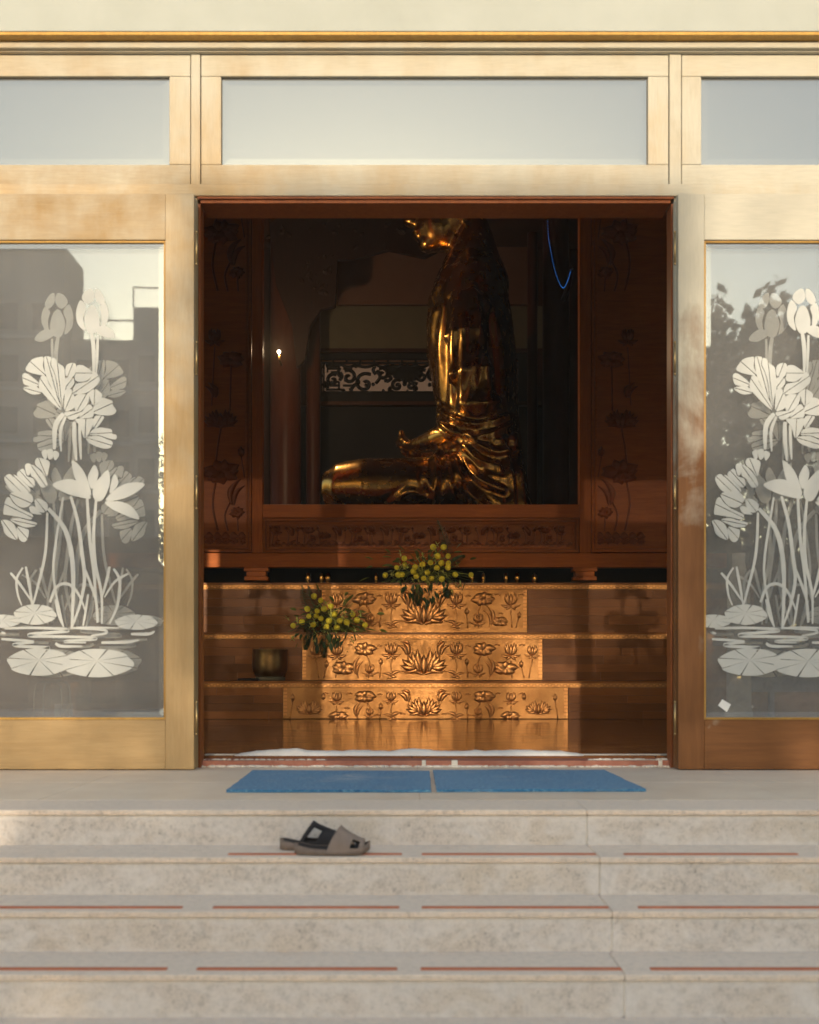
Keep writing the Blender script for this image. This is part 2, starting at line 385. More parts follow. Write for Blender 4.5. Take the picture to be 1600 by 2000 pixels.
# head rail above the doorway and the lintel reveal
bx(-6, 6, DF-.012, 6.11, fz(384), fz(361)).build('head_rail', 'wood_x', front, bevel=.004)
bx(fx(386), fx(1316), DF-.004, DF+.008, fz(388.5), fz(384)-.001).build('lintel_edge', 'jamb', front)
bx(fx(391), fx(1311), DF+.01, 6.115, fz(384)-.03, fz(384)-.002).build('lintel_reveal', 'jamb', front, bevel=.002)
for x0, x1 in ((373, 391), (1308, 1331)):
    bx(fx(x0), fx(x1), DF+.001, 6.10, fz(361)+.001, fz(105)-.001).build('transom_post', 'wood_z', front, bevel=.004)
def transom(l, r, gl, gr):
    f = MB(); t, b, gt, gb = 106, 360, 148, 320
    fr = bx(fx(l), fx(r), DF+.006, 6.05, fz(gt)+.001, fz(t)).build('transom_window', 'wood_x', front, bevel=.004)
    bx(fx(l), fx(r), DF+.006, 6.05, fz(b), fz(gb)-.001).build('bottom_rail', 'wood_x', fr, bevel=.004)
    bx(fx(l), fx(gl)-.001, DF+.0065, 6.05, fz(gb), fz(gt)).build('stile', 'wood_z', fr, bevel=.004)
    bx(fx(gr)+.001, fx(r), DF+.0065, 6.05, fz(gb), fz(gt)).build('stile', 'wood_z', fr, bevel=.004)
    bevel_pane(fx(gl), fx(gr), fz(gb), fz(gt), DF+.028, .0375, 'glasstop', fr)
def bevel_pane(x0, x1, z0, z1, y, bw, m, parent, t=.006):
    dp = .0007 if m == 'glasstop' else .0016
    o = [(x0, y+dp, z0), (x1, y+dp, z0), (x1, y+dp, z1), (x0, y+dp, z1)]
    i = [(x0+bw, y, z0+bw), (x1-bw, y, z0+bw), (x1-bw, y, z1-bw), (x0+bw, y, z1-bw)]
    k = [(x, y+dp+t, z) for x, _, z in o]
    mb = MB(); mb.add(o+i+k, [(4, 5, 6, 7), (0, 1, 5, 4), (1, 2, 6, 5), (2, 3, 7, 6), (3, 0, 4, 7), (0, 3, 7+4, 8), (0, 8, 9, 1), (1, 9, 10, 2), (2, 10, 11, 3)])
    return mb.build('glass_pane', m, parent)
transom(392.5, 1306.5, 432, 1266); transom(-480, 371.5, -438, 330); transom(1332.5, 2180, 1371, 2140)
# jambs of the doorway
for a, b in ((-480, 385), (1318, 2180)):
    bx(fx(a), fx(b), DF+.012, 6.09, fz(384)-.12, fz(384)-.001).build('head_rail', 'wood_x', front)
for a, b in ((386, 391.5), (1311, 1317)):
    bx(fx(a), fx(b), DF+.004, 6.005, .0, fz(384)-.035).build('jamb', 'jamb', front, bevel=.002)
for s, e in ((-100, -1),):
    pass
bx(X(-480, DF), X(-115, DF), DF+.014, 6.08, 0, fz(384)-.122).build('side_panel', 'wood_z', front)
bx(X(1815, DF), X(2180, DF), DF+.014, 6.08, 0, fz(384)-.122).build('side_panel', 'wood_z', front)
for s in (-1, 1):
    bx(min(s*3.46, s*4.1), max(s*3.46, s*4.1), DF-.08, 6.11, 0, fz(105)-.002).build('pillar', 'cream', front, bevel=.02)
    bx(min(s*4.102, s*7.6), max(s*4.102, s*7.6), DF, 6.11, 3.0, 4.6).build('wall', 'cream', front)  # unseen side bays left open below, added to let light into the hall
bx(-7.6, 7.6, 5.95, 6.11, 4.602, 6.6).build('upper_wall', 'cream', front)
bx(-7.7, 7.7, 5.6, 17.2, 6.602, 6.9).build('roof', 'darkwood', front)
# door sill
Ds_ = 5.955
bx(X(392, Ds_), X(1311, Ds_), Ds_, 6.2, .001, .034).build('sill', 'sillred', front, bevel=.003)
mb = MB()
rs = random.Random(3)
def crust(mb, px0, px1, D, zc, rr, n):      # ragged cement left along the joint
    for k in range(n):
        p = px0+(px1-px0)*(k+rs.random())/n; q = rr*rs.uniform(.4, 1.3)
        mb.ball((X(p, D), D+rs.uniform(-.008, .008), zc), q, 7, 5, (rs.uniform(1.2, 3.5), .9, .8))
crust(mb, 392, 1312, 5.953, .004, .008, 190)
crust(mb, 397, 640, 6.0, .034, .007, 30); crust(mb, 1150, 1308, 6.0, .034, .010, 26)
mb.build('cement_crust', 'plaster', front, smooth=True)
for p, wd in ((828, 4), (888, 6), (1290, 4)):
    bx(X(p-wd, Ds_), X(p+wd, Ds_), Ds_-.003, Ds_+.03, .002, .0355).build('sill_joint', 'plaster', front, bevel=.002)

# ------------------------------------------------------------------ etched lotus pattern
ST = [0]
def motif_poly(pts, D, yf, mb, grow=0.0):
    n0 = len(pts); ar = sum(pts[k][0]*pts[(k+1) % n0][1]-pts[(k+1) % n0][0]*pts[k][1] for k in range(n0)); sg = 1 if ar > 0 else -1
    gp = []
    for k in range(n0):
        a, b = pts[k-1], pts[(k+1) % n0]; tx, ty = b[0]-a[0], b[1]-a[1]; l = math.hypot(tx, ty) or 1
        gp.append((pts[k][0]+sg*ty/l*grow, pts[k][1]-sg*tx/l*grow))
    sp = spline([gp[-1]]+gp+gp[:2], 4)[4:-4]
    flat = [(p.x, p.y) for p in sp]; pieces = [flat]
    if abs(ar)/2 > 210 and grow > .4:           # a fine vein down the length of the larger segments
        mx, my = sum(p[0] for p in flat)/len(flat), sum(p[1] for p in flat)/len(flat)
        fx_, fy_ = max(flat, key=lambda p: (p[0]-mx)**2+(p[1]-my)**2); l = math.hypot(fx_-mx, fy_-my); nx, ny = -(fy_-my)/l, (fx_-mx)/l
        pieces = []
        for sd in (1, -1):
            f = lambda p: sd*((p[0]-mx)*nx+(p[1]-my)*ny)-.75
            o = []
            for k in range(len(flat)):
                a, b = flat[k], flat[(k+1) % len(flat)]; fa, fb = f(a), f(b)
                if fa >= 0: o.append(a)
                if (fa >= 0) != (fb >= 0): t = fa/(fa-fb); o.append((a[0]+(b[0]-a[0])*t, a[1]+(b[1]-a[1])*t))
            if len(o) > 2: pieces.append(o)
    for o in pieces:
        ST[0] = (ST[0]+1) % 40; e = ST[0]*.00006
        mb.slab([(X(p, D), Z(q, D)) for p, q in o], yf-.0018-e, yf-.0002-e*.3)
def motif_stroke(pts, wd, D, yf, mb, taper=True):
    sp = spline(pts, 6); L, Rr = [], []
    n = len(sp)
    for i, p in enumerate(sp):
        t = sp[min(i+1, n-1)]-sp[max(i-1, 0)]; t.normalize(); u = i/(n-1)
        ww = wd*(1 if not taper else (.35+.65*math.sin(math.pi*min(.98, max(.06, u*.75+.2)))))
        L.append((p.x-t.y*ww, p.y+t.x*ww)); Rr.append((p.x+t.y*ww, p.y-t.x*ww))
    y0 = yf-.0010-.0014*rs.random()
    n0 = len(mb.v)
    vs = []
    for (a, b), (c, d) in zip(L, Rr): vs += [(X(a, D), y0, Z(b, D)), (X(c, D), y0, Z(d, D)), (X(a, D), yf, Z(b, D)), (X(c, D), yf, Z(d, D))]
    fs = []
    for i in range(n-1):
        a, b = i*4, i*4+4
        fs += [(a, a+1, b+1, b), (a+2, b+2, b+3, a+3), (a, b, b+2, a+2), (a+1, a+3, b+3, b+1)]
    fs += [(0, 2, 3, 1), ((n-1)*4, (n-1)*4+1, (n-1)*4+3, (n-1)*4+2)]
    mb.add(vs, fs)
def etch(parent, D, yf, off=0, mirror=None):
    def T(p):
        x = p[0]
        if mirror is not None: x = 2*mirror-x
        return (x+off, p[1]) + tuple(p[2:])
    def poly(name, lst, mb=None):
        mb = MB()
        for p in lst: motif_poly([T(q) for q in p], D, yf, mb, .5 if name == 'lotus_leaf' else .3)
        return mb.build(name, 'etch', parent)
    def strokes(name, lst):
        mb = MB()
        for wd, p in lst: motif_stroke([T(q) for q in p], wd, D, yf, mb)
        return mb.build(name, 'etch', parent)
    # bud of overlapping petals with a folded sepal
    poly('lotus_bud', [[(178, 562), (165, 566), (158, 580), (170, 592), (182, 580)], [(184, 562), (194, 566), (203, 584), (196, 592), (185, 582)],
                       [(155, 584), (147, 606), (150, 630), (164, 643), (160, 618), (166, 598)], [(172, 597), (163, 622), (170, 646), (182, 648), (192, 634), (190, 612), (182, 596)],
                       [(193, 598), (204, 590), (210, 612), (205, 630), (196, 640), (197, 616)], [(184, 643), (198, 633), (214, 640), (223, 654), (206, 657)]])
    strokes('stem', [(4, [(177, 648), (181, 680), (181, 728)]), (2.6, [(189, 652), (188, 690), (186, 726)])])
    # tall ruffled leaf in veined segments
    poly('lotus_leaf', [[(41.6, 731.3), (48.1, 727.4), (62.4, 736.5), (72.8, 746.9), (67.6, 753.4), (52.0, 750.8), (44.2, 746.9)], [(48.1, 719.6), (52.0, 710.5), (61.1, 700.1), (72.8, 696.2), (81.9, 696.2), (81.1, 713.1), (85.8, 730.0), (70.2, 728.7), (55.9, 724.8)], [(42.9, 756.0), (55.9, 753.4), (70.2, 754.7), (78.0, 765.1), (65.0, 768.2), (53.3, 765.1)], [(84.5, 696.2), (93.6, 694.9), (97.5, 697.5), (95.7, 710.5), (102.7, 726.1), (106.6, 741.7), (111.8, 775.5), (104.0, 765.1), (91.0, 739.1), (85.8, 720.9)], [(100.1, 697.5), (106.6, 700.1), (111.8, 707.9), (122.2, 715.7), (124.3, 731.3), (126.1, 752.1), (120.9, 778.1), (119.6, 796.3), (114.4, 775.5), (110.5, 746.9), (104.0, 723.5), (98.3, 710.5)], [(78.0, 733.9), (87.1, 733.9), (93.6, 749.5), (109.2, 775.5), (118.3, 798.9), (104.0, 788.5), (85.8, 770.3), (74.1, 754.7)], [(127.4, 713.1), (135.2, 707.9), (144.3, 708.4), (146.2, 718.3), (141.7, 732.6), (130.0, 733.9), (126.1, 726.1)], [(127.4, 736.5), (140.4, 736.5), (142.5, 746.9), (135.2, 756.0), (128.0, 756.0), (125.9, 746.9)], [(148.2, 713.1), (158.6, 711.8), (166.4, 715.7), (176.9, 723.5), (179.5, 728.7), (166.4, 741.7), (150.8, 743.0), (144.6, 739.1), (146.2, 728.7)], [(182.1, 726.1), (187.3, 727.4), (191.2, 733.9), (191.9, 743.0), (182.1, 754.7), (166.4, 765.1), (145.6, 767.7), (140.4, 765.1), (145.6, 749.5), (161.2, 745.6), (171.7, 741.7)], [(126.1, 759.9), (136.5, 758.6), (139.1, 766.4), (143.0, 771.6), (145.6, 785.9), (140.4, 796.3), (124.8, 800.2), (124.3, 778.1)], [(145.6, 771.6), (166.4, 769.0), (171.7, 772.9), (169.1, 785.9), (158.6, 798.9), (145.6, 800.2)], [(169.1, 767.7), (182.1, 758.6), (192.5, 763.8), (197.7, 770.3), (192.5, 780.7), (182.1, 789.8), (176.9, 783.3), (173.7, 772.9)], [(124.8, 804.1), (145.6, 802.0), (157.3, 802.0), (150.8, 811.9), (137.8, 818.4), (128.7, 811.9)], [(159.9, 801.5), (171.7, 788.5), (179.5, 796.3), (179.5, 811.9), (166.4, 814.5), (153.4, 814.5)], [(197.7, 775.5), (208.1, 778.1), (217.2, 782.0), (218.5, 789.8), (225.0, 800.2), (218.5, 808.0), (202.9, 809.3), (182.1, 805.4), (181.5, 793.7), (189.9, 785.9)], [(145.6, 817.1), (166.4, 817.1), (179.5, 815.8), (182.1, 822.3), (176.9, 832.7), (169.1, 848.3), (162.5, 853.5), (157.3, 837.9), (152.1, 827.5)], [(183.4, 811.9), (200.3, 811.9), (197.7, 819.7), (187.3, 832.7), (180.8, 832.7)], [(179.5, 837.9), (192.5, 834.0), (205.5, 835.3), (215.9, 837.9), (217.2, 845.7), (225.0, 848.3), (223.7, 856.1), (208.1, 853.5), (192.5, 848.3), (174.3, 847.0)], [(166.4, 853.5), (176.9, 850.9), (192.5, 850.9), (205.5, 856.1), (217.2, 861.3), (214.6, 871.7), (202.9, 874.3), (187.3, 870.4), (171.7, 862.6)]])
    strokes('stem', [(5, [(122, 806), (106, 830), (104, 876)]), (4.2, [(143, 822), (143, 856), (147, 898)]), (3, [(126, 812), (116, 840), (117, 880)]), (3, [(153, 828), (154, 860), (156, 896)])])
    # drooping leaf
    poly('lotus_leaf', [[(79.3, 882.1), (84.5, 877.5), (87.9, 878.2), (88.7, 892.5), (84.5, 894.6)], [(90.2, 877.5), (100.1, 876.9), (100.9, 891.2), (94.1, 895.7), (90.5, 886.0)], [(103.3, 879.5), (111.3, 882.1), (112.4, 888.6), (106.1, 897.2), (103.0, 892.0)], [(66.3, 900.3), (70.2, 893.8), (78.0, 893.8), (93.6, 900.3), (92.3, 915.9), (88.4, 928.9), (78.0, 915.9), (68.9, 908.1)], [(46.8, 908.1), (53.3, 904.2), (58.5, 908.1), (55.9, 923.7), (50.7, 926.3)], [(60.3, 907.4), (67.6, 911.3), (78.0, 920.4), (85.8, 932.1), (89.7, 947.2), (78.0, 949.8), (67.6, 934.1), (58.3, 926.3)], [(33.8, 919.8), (41.6, 914.6), (45.5, 918.5), (49.4, 928.9), (62.4, 934.1), (65.0, 947.2), (57.2, 949.8), (41.6, 936.7), (31.2, 926.3)], [(23.9, 926.9), (31.2, 929.5), (44.2, 941.2), (54.6, 951.6), (55.9, 959.6), (41.6, 957.6), (29.1, 942.0)], [(6.5, 931.5), (15.6, 925.0), (22.4, 930.2), (33.8, 945.9), (41.6, 957.6), (36.4, 962.2), (20.8, 957.6), (10.4, 944.6)], [(17.4, 963.8), (37.7, 959.1), (55.1, 962.6), (62.4, 974.8), (52.2, 987.9), (37.7, 989.3), (26.1, 980.6)], [(8.7, 976.3), (15.1, 970.5), (23.8, 982.1), (37.7, 992.8), (49.3, 998.6), (61.5, 1005.3), (56.6, 1013.1), (34.8, 1008.2), (11.6, 1004.4), (4.4, 1000.9)], [(66.1, 975.4), (76.9, 974.2), (89.9, 983.5), (88.5, 996.6), (78.3, 999.5), (69.0, 992.2)], [(55.1, 989.9), (64.4, 988.7), (74.2, 999.5), (78.9, 1003.2), (61.5, 1001.5)], [(32.5, 1011.3), (52.2, 1016.0), (69.0, 1020.6), (64.4, 1027.0), (47.9, 1028.7), (34.8, 1024.1), (17.4, 1014.2)], [(0.6, 1016.0), (13.9, 1016.0), (26.7, 1027.0), (31.3, 1051.4), (20.3, 1050.2), (8.1, 1041.5), (3.5, 1027.0)], [(31.3, 1028.7), (47.9, 1032.2), (53.7, 1035.7), (50.8, 1051.7), (43.5, 1057.5), (34.8, 1050.2)]])
    # open lotus
    poly('lotus_flower', [[(101, 946), (122, 936), (146, 937), (163, 951), (175, 972), (150, 969), (122, 960)], [(139, 898), (156, 912), (168, 934), (176, 966), (160, 952), (147, 938), (141, 918)],
                          [(183, 907), (190, 922), (186, 940), (177, 954), (170, 934), (174, 920)], [(209, 917), (213, 938), (208, 958), (197, 976), (185, 976), (179, 962), (184, 944), (195, 930)], [(222, 925), (229, 938), (226, 950), (213, 962), (215, 944)],
                          [(281, 944), (252, 942), (226, 953), (205, 976), (234, 974), (262, 962)], [(203, 979), (234, 979), (257, 990), (270, 1013), (240, 1004), (216, 992)]])
    strokes('stem', [(4.6, [(92, 992), (124, 1032), (138, 1085), (141, 1150), (138, 1226)]), (3.6, [(136, 968), (150, 1020), (158, 1080), (163, 1130), (154, 1180), (137, 1228)]),
                     (3.2, [(168, 968), (173, 1050), (182, 1125), (188, 1216)]), (3.2, [(186, 974), (181, 1040), (184, 1100), (196, 1158), (197, 1218)]), (2.6, [(161, 1105), (175, 1140), (186, 1175), (190, 1215)]),
                     (2.8, [(90, 1000), (86, 1080), (70, 1150), (60, 1186)]), (2.4, [(121, 970), (104, 1080), (104, 1140), (122, 1224)])])
    strokes('reed', [(2.6, [(48, 1106), (56, 1150), (61, 1182)]), (2.6, [(18, 1118), (36, 1140), (58, 1172)]), (2.2, [(42, 1108), (30, 1130), (32, 1160), (40, 1182)]), (3, [(95, 1176), (108, 1146), (130, 1140), (150, 1158), (166, 1196)]),
                     (2.8, [(212, 1106), (206, 1134), (196, 1170)]), (2.8, [(220, 1110), (232, 1134), (228, 1180), (212, 1218)]), (2.4, [(248, 1120), (222, 1136), (202, 1166)]), (2.4, [(106, 1170), (112, 1200), (122, 1224)]),
                     (2.2, [(170, 1160), (164, 1200), (160, 1222)])])
    # lily pads in wedges
    for cx, cy_, rx, ry in ((66, 1200, 41, 20), (264, 1215, 41, 15), (74, 1293, 62, 27), (188, 1295, 70, 28), (2, 1213, 34, 13)):
        mb = MB(); k = 8
        for a in range(k):
            a0, a1 = 2*math.pi*(a+.04)/k+.3, 2*math.pi*(a+.96)/k+.3
            pts = [(cx, cy_-ry*.15)]+[(cx+rx*(1+.045*math.sin(5*(u+.2*a)))*math.cos(u), cy_+ry*math.sin(u)) for u in [a0+(a1-a0)*q/5 for q in range(6)]]
            pts = [T(p) for p in pts]; ST[0] = (ST[0]+1) % 40; e = ST[0]*.00006; mb.slab([(X(p, D), Z(q, D)) for p, q in pts], yf-.0022-e, yf-.0002-e*.3)
        mb.build('lily_pad', 'etch', parent)
    strokes('ripple', [(3, [(6, 1227), (60, 1226), (118, 1228), (130, 1232), (100, 1235), (60, 1238), (58, 1242), (110, 1243), (178, 1245), (180, 1249), (130, 1251), (128, 1254), (166, 1255)]), (2.6, [(140, 1226), (200, 1230), (203, 1237), (176, 1241)]), (2.6, [(0, 1248), (64, 1252)]),
                       (3, [(64, 1254), (26, 1258), (36, 1262), (94, 1265), (70, 1270), (88, 1275)]), (3, [(106, 1256), (118, 1262), (158, 1262)]), (3, [(196, 1255), (244, 1254), (270, 1250)]), (3, [(254, 1238), (288, 1238), (300, 1233)]), (2.4, [(0, 1235), (8, 1237)]), (2, [(150, 1225), (230, 1226)])])

def door(l, r, gl, gr, D, label, motif_off, mirror, gm, hinge_side=None, thick=.052, back=False):
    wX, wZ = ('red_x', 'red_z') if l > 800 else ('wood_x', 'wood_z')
    zt, zb, gt, gb = (378, 1503, 468, 1406)
    k = D/DL
    d = thing('temple_door', ((X(l, DL)+X(r, DL))/2, D, 0.005), label, 'door', 'etched glass doors of the temple front')
    Zb, Zt, Gb, Gt = .0055, Z(zt, DL), Z(gb, DL), Z(gt, DL)
    L, Rr, Gl, Gr = X(l, DL), X(r, DL), X(gl, DL), X(gr, DL)
    bx(L, Gl-.0005, D, D+thick, Zb, Zt).build('stile', wZ, d, bevel=.003)
    bx(Gr+.0005, Rr, D, D+thick, Zb, Zt).build('stile', wZ, d, bevel=.003)
    bx(Gl, Gr, D+.0012, D+thick-.001, Gt, Zt).build('top_rail', wX, d, bevel=.003)
    bx(Gl, Gr, D+.0012, D+thick-.001, Zb, Gb).build('bottom_rail', wX, d, bevel=.003)
    bw = .011
    for n_, a in (('top', (Gl, Gr, Gt-bw, Gt-.0005)), ('bottom', (Gl, Gr, Gb+.0005, Gb+bw)), ('l', (Gl+.0005, Gl+bw, Gb+bw, Gt-bw)), ('r', (Gr-bw, Gr-.0005, Gb+bw, Gt-bw))):
        bx(a[0], a[1], D+.012, D+.03, a[2], a[3]).build('glazing_bead', 'bead', d, bevel=.002)
    p = bevel_pane(Gl+.004, Gr-.004, Gb+.004, Gt-.004, D+.022, .034, gm, d)
    etch(p, DL, D+.0219, motif_off, mirror)
    if hinge_side is not None:
        for py in (485, 700, 962, 1402):
            z = Z(py, DL); hx = X(hinge_side, DL)
            mb = MB(); mb.tube([(hx, D-.004, z-.075), (hx, D-.004, z+.075)],   .006, 10)
            mb.ball((hx, D-.004, z+.08), .007, 8, 5); mb.ball((hx, D-.004, z-.08), .007, 8, 5)
            mb.build('hinge', 'steel', d, smooth=True)
        # a small gap filler stile between leaf and jamb
    return d
door(-100, 379, -43, 323, DL, 'open glazed door left of the doorway with white etched lotus and golden varnish', 0, None, 'glass', 384.5)
door(1325, 1806, 1376, 1742, DL, 'open glazed door right of the doorway with white etched lotus and reddish varnish with painted shade', 1393, None, 'glass', 1318)
door(-100, 379, -43, 323, DL+.066, 'second glazed door folded flat behind the left open door', 0, 140, 'glassback')
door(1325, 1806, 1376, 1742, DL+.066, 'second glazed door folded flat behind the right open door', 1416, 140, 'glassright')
# sticker on the right door pane
c = [(1405, 1378), (1413, 1366), (1430, 1376), (1422, 1391)]
o = MB().slab([(X(a, DL), Z(b, DL)) for a, b in c], DL+.0205, DL+.0217).build('paper_sticker', 'paper')
tag(o, 'small white paper sticker stuck low on the right door glass', 'sticker')

# ------------------------------------------------------------------ interior shell
D1, D2, D3, DS = 10.78, 11.09, 11.40, 11.97
ZF = .046
bx(-7.5, 7.5, 6.121, 17, -.1, ZF).build('hall_floor', 'floor', kind='structure')
bx(-7.6, -7.5, 6.12, 11.2, ZF, 6.6).build('side_wall', 'hallwall', kind='structure')
bx(-7.6, -7.5, 16.2, 17.2, ZF, 6.6).build('side_wall', 'hallwall', kind='structure')
bx(-7.6, -7.5, 11.201, 16.199, 5.2, 6.6).build('entrance_lintel', 'hallwall', kind='structure')
bx(7.5, 7.6, 6.12, 17.2, ZF, 6.6).build('side_wall', 'hallwall', kind='structure')
DW = 16.6
def wx(p): return X(p, DW)
def wz(p): return Z(p, DW)
bw_ = bpy.data.objects.new('back_wall', None); COL.objects.link(bw_); bw_['kind'] = 'structure'; bw_.location = (0, DW, 0)
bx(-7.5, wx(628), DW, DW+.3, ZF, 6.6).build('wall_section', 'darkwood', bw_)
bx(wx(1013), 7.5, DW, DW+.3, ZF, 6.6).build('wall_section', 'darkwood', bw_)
bx(wx(628), wx(1013), DW, DW+.3, ZF, wz(770)).build('wall_section', 'black', bw_)
bx(wx(628), wx(1013), DW, DW+.3, wz(703), 6.6).build('wall_section', 'hallwall', bw_)
bx(wx(628), wx(1013), DW+.28, DW+.32, wz(772), wz(700)).build('daylit_pane', 'paneglow', bw_)
bx(wx(598), wx(1075), DW-.06, DW-.005, wz(686), wz(600)).build('olive_panel', 'olive', bw_, bevel=.01)
bx(wx(660), wx(1040), DW-.09, DW-.005, wz(598), wz(440)).build('russet_panel', 'russet', bw_, bevel=.01)
bx(wx(586), wx(1066), DW-.12, DW-.062, wz(692), wz(685)).build('wall_ledge', 'darkwood', bw_)
bx(wx(586), wx(1066), DW-.2, DW-.005, wz(797), wz(790)).build('wall_ledge', 'darkwood', bw_)
bx(wx(586), wx(1066), DW-.08, DW-.005, wz(1000), wz(797)-.001).build('black_panel', 'black', bw_)
# fretwork window
lat = thing('lattice_window', (0, DW, wz(770)), 'dark fretwork window with scrolls in the back wall behind the statue', 'window')
def lz(p): return wz(p)
fm = MB(); a, b, t, u = 613, 1028, 688, 786
fm.box(wx(a), wx(b), DW-.058, DW-.003, wz(704), wz(t)); fm.box(wx(a), wx(b), DW-.058, DW-.003, wz(u), wz(769)); fm.box(wx(a), wx(629), DW-.0575, DW-.003, wz(769), wz(704)); fm.box(wx(1012), wx(b), DW-.0575, DW-.003, wz(769), wz(704))
fm.build('frame', 'black', lat)
bm_ = MB()
def bar(x0, x1, y0, y1): bm_.box(wx(x0), wx(x1), DW+.01, DW+.05, wz(y1), wz(y0))
bar(629, 1012, 706.5, 709.5); bar(629, 1012, 763.5, 766.5); bar(631, 634, 706, 767); bar(1007, 1010, 706, 767)
k = 0
for p in range(648, 1010, 27): bar(p, p+4, 703.5, 707); bar(p, p+4, 766, 769.5)
for q in range(714, 766, 17): bar(628.5, 632, q, q+4); bar(1009, 1012.5, q, q+4)
for y0, s in ((711, 1), (760, -1)):          # key pattern in the corners
    for (x0, x1, yy) in ((636, 668, 0), (640, 662, 8), (646, 662, 15)):
        bar(x0, x1, y0+s*yy-1.6, y0+s*yy+1.6)
    bar(638, 641, min(y0, y0+s*15), max(y0, y0+s*15)); bar(660, 664, min(y0, y0+s*15), max(y0, y0+s*15)); bar(670, 688, y0+s*8-1.6, y0+s*8+1.6)
bm_.build('key_border', 'black', lat)
sm = MB()
def wtube(pts, r): sm.tube([(wx(p.x), DW+.028, wz(p.y)) for p in spline(pts, 5)], r, 6)
for cx, cy_, r0, s in ((650, 742, 13, 1), (681, 736, 15, -1), (713, 748, 21, 1), (747, 730, 13, -1), (776, 752, 12, 1), (802, 752, 9, -1), (824, 734, 14, 1), (860, 742, 18, -1), (900, 736, 16, 1), (940, 744, 18, -1), (978, 736, 16, 1)):
    pts = [(cx+s*r0*(1-.075*i)*math.cos(i*.62+1), cy_-r0*(1-.075*i)*math.sin(i*.62+1)) for i in range(13)]
    wtube(pts, .026); wtube([(cx+s*r0, cy_), (cx+s*r0*1.4, cy_-r0*.6), (cx+s*r0*1.1, cy_-r0*1.2)], .024); wtube([(cx-s*r0, cy_+3), (cx-s*r0*1.3, cy_+r0*.7), (cx-s*r0*.6, cy_+r0*1.1)], .026)
    wtube([(cx-r0, 711), (cx, 716), (cx+r0, 711)], .022)
for p in range(640, 1005, 9):
    sm.ball((wx(p+rs.uniform(-4, 4)), DW+.03, wz(rs.choice((712, 718, 728, 740, 752, 760))+rs.uniform(-3, 3))), .034*rs.uniform(.5, 1.1), 7, 5)
sm.ball((wx(795), DW+.03, wz(728)), .16, 9, 6, (1.5, .2, .8)); sm.ball((wx(770), DW+.03, wz(722)), .09, 9, 6, (1.6, .25, .9))
sm.build('scroll_fretwork', 'black', lat, smooth=True)

# columns and carved bracket beside the statue
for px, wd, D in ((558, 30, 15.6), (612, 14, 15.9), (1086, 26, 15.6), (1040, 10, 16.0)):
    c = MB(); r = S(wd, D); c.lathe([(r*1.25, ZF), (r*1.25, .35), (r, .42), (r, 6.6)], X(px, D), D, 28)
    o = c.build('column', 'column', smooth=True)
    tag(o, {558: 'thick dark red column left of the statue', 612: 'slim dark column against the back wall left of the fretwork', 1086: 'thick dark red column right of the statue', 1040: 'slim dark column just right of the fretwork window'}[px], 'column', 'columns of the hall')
br_ = MB(); Dv = 15.2
pts = [(520, 380), (900, 380), (900, 470), (830, 505), (760, 490), (700, 505), (660, 510), (656, 600), (628, 606), (606, 640), (596, 705), (580, 720), (572, 640), (540, 560)]
br_.slab([(X(a, Dv), Z(b, Dv)) for a, b in pts], Dv-.05, Dv+.05)
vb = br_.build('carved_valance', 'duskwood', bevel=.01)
tag(vb, 'dark carved valance with stepped bracket hanging above the fretwork window', 'valance')
cv = MB()
for k in range(46):
    p, q = rs.uniform(530, 880), rs.uniform(400, 480); cv.petal((X(p, Dv), Z(q, Dv)), (X(p+rs.uniform(-16, 16), Dv), Z(q+rs.uniform(-14, 14), Dv)), .03, .02, Dv-.051)
for k in range(26):
    p, q = rs.uniform(590, 650), rs.uniform(500, 600); cv.petal((X(p, Dv), Z(q, Dv)), (X(p+rs.uniform(-12, 12), Dv), Z(q+rs.uniform(-16, 16), Dv)), .03, .02, Dv-.051)
cv.build('leaf_carving', 'duskwood', vb, smooth=True, kind='stuff')

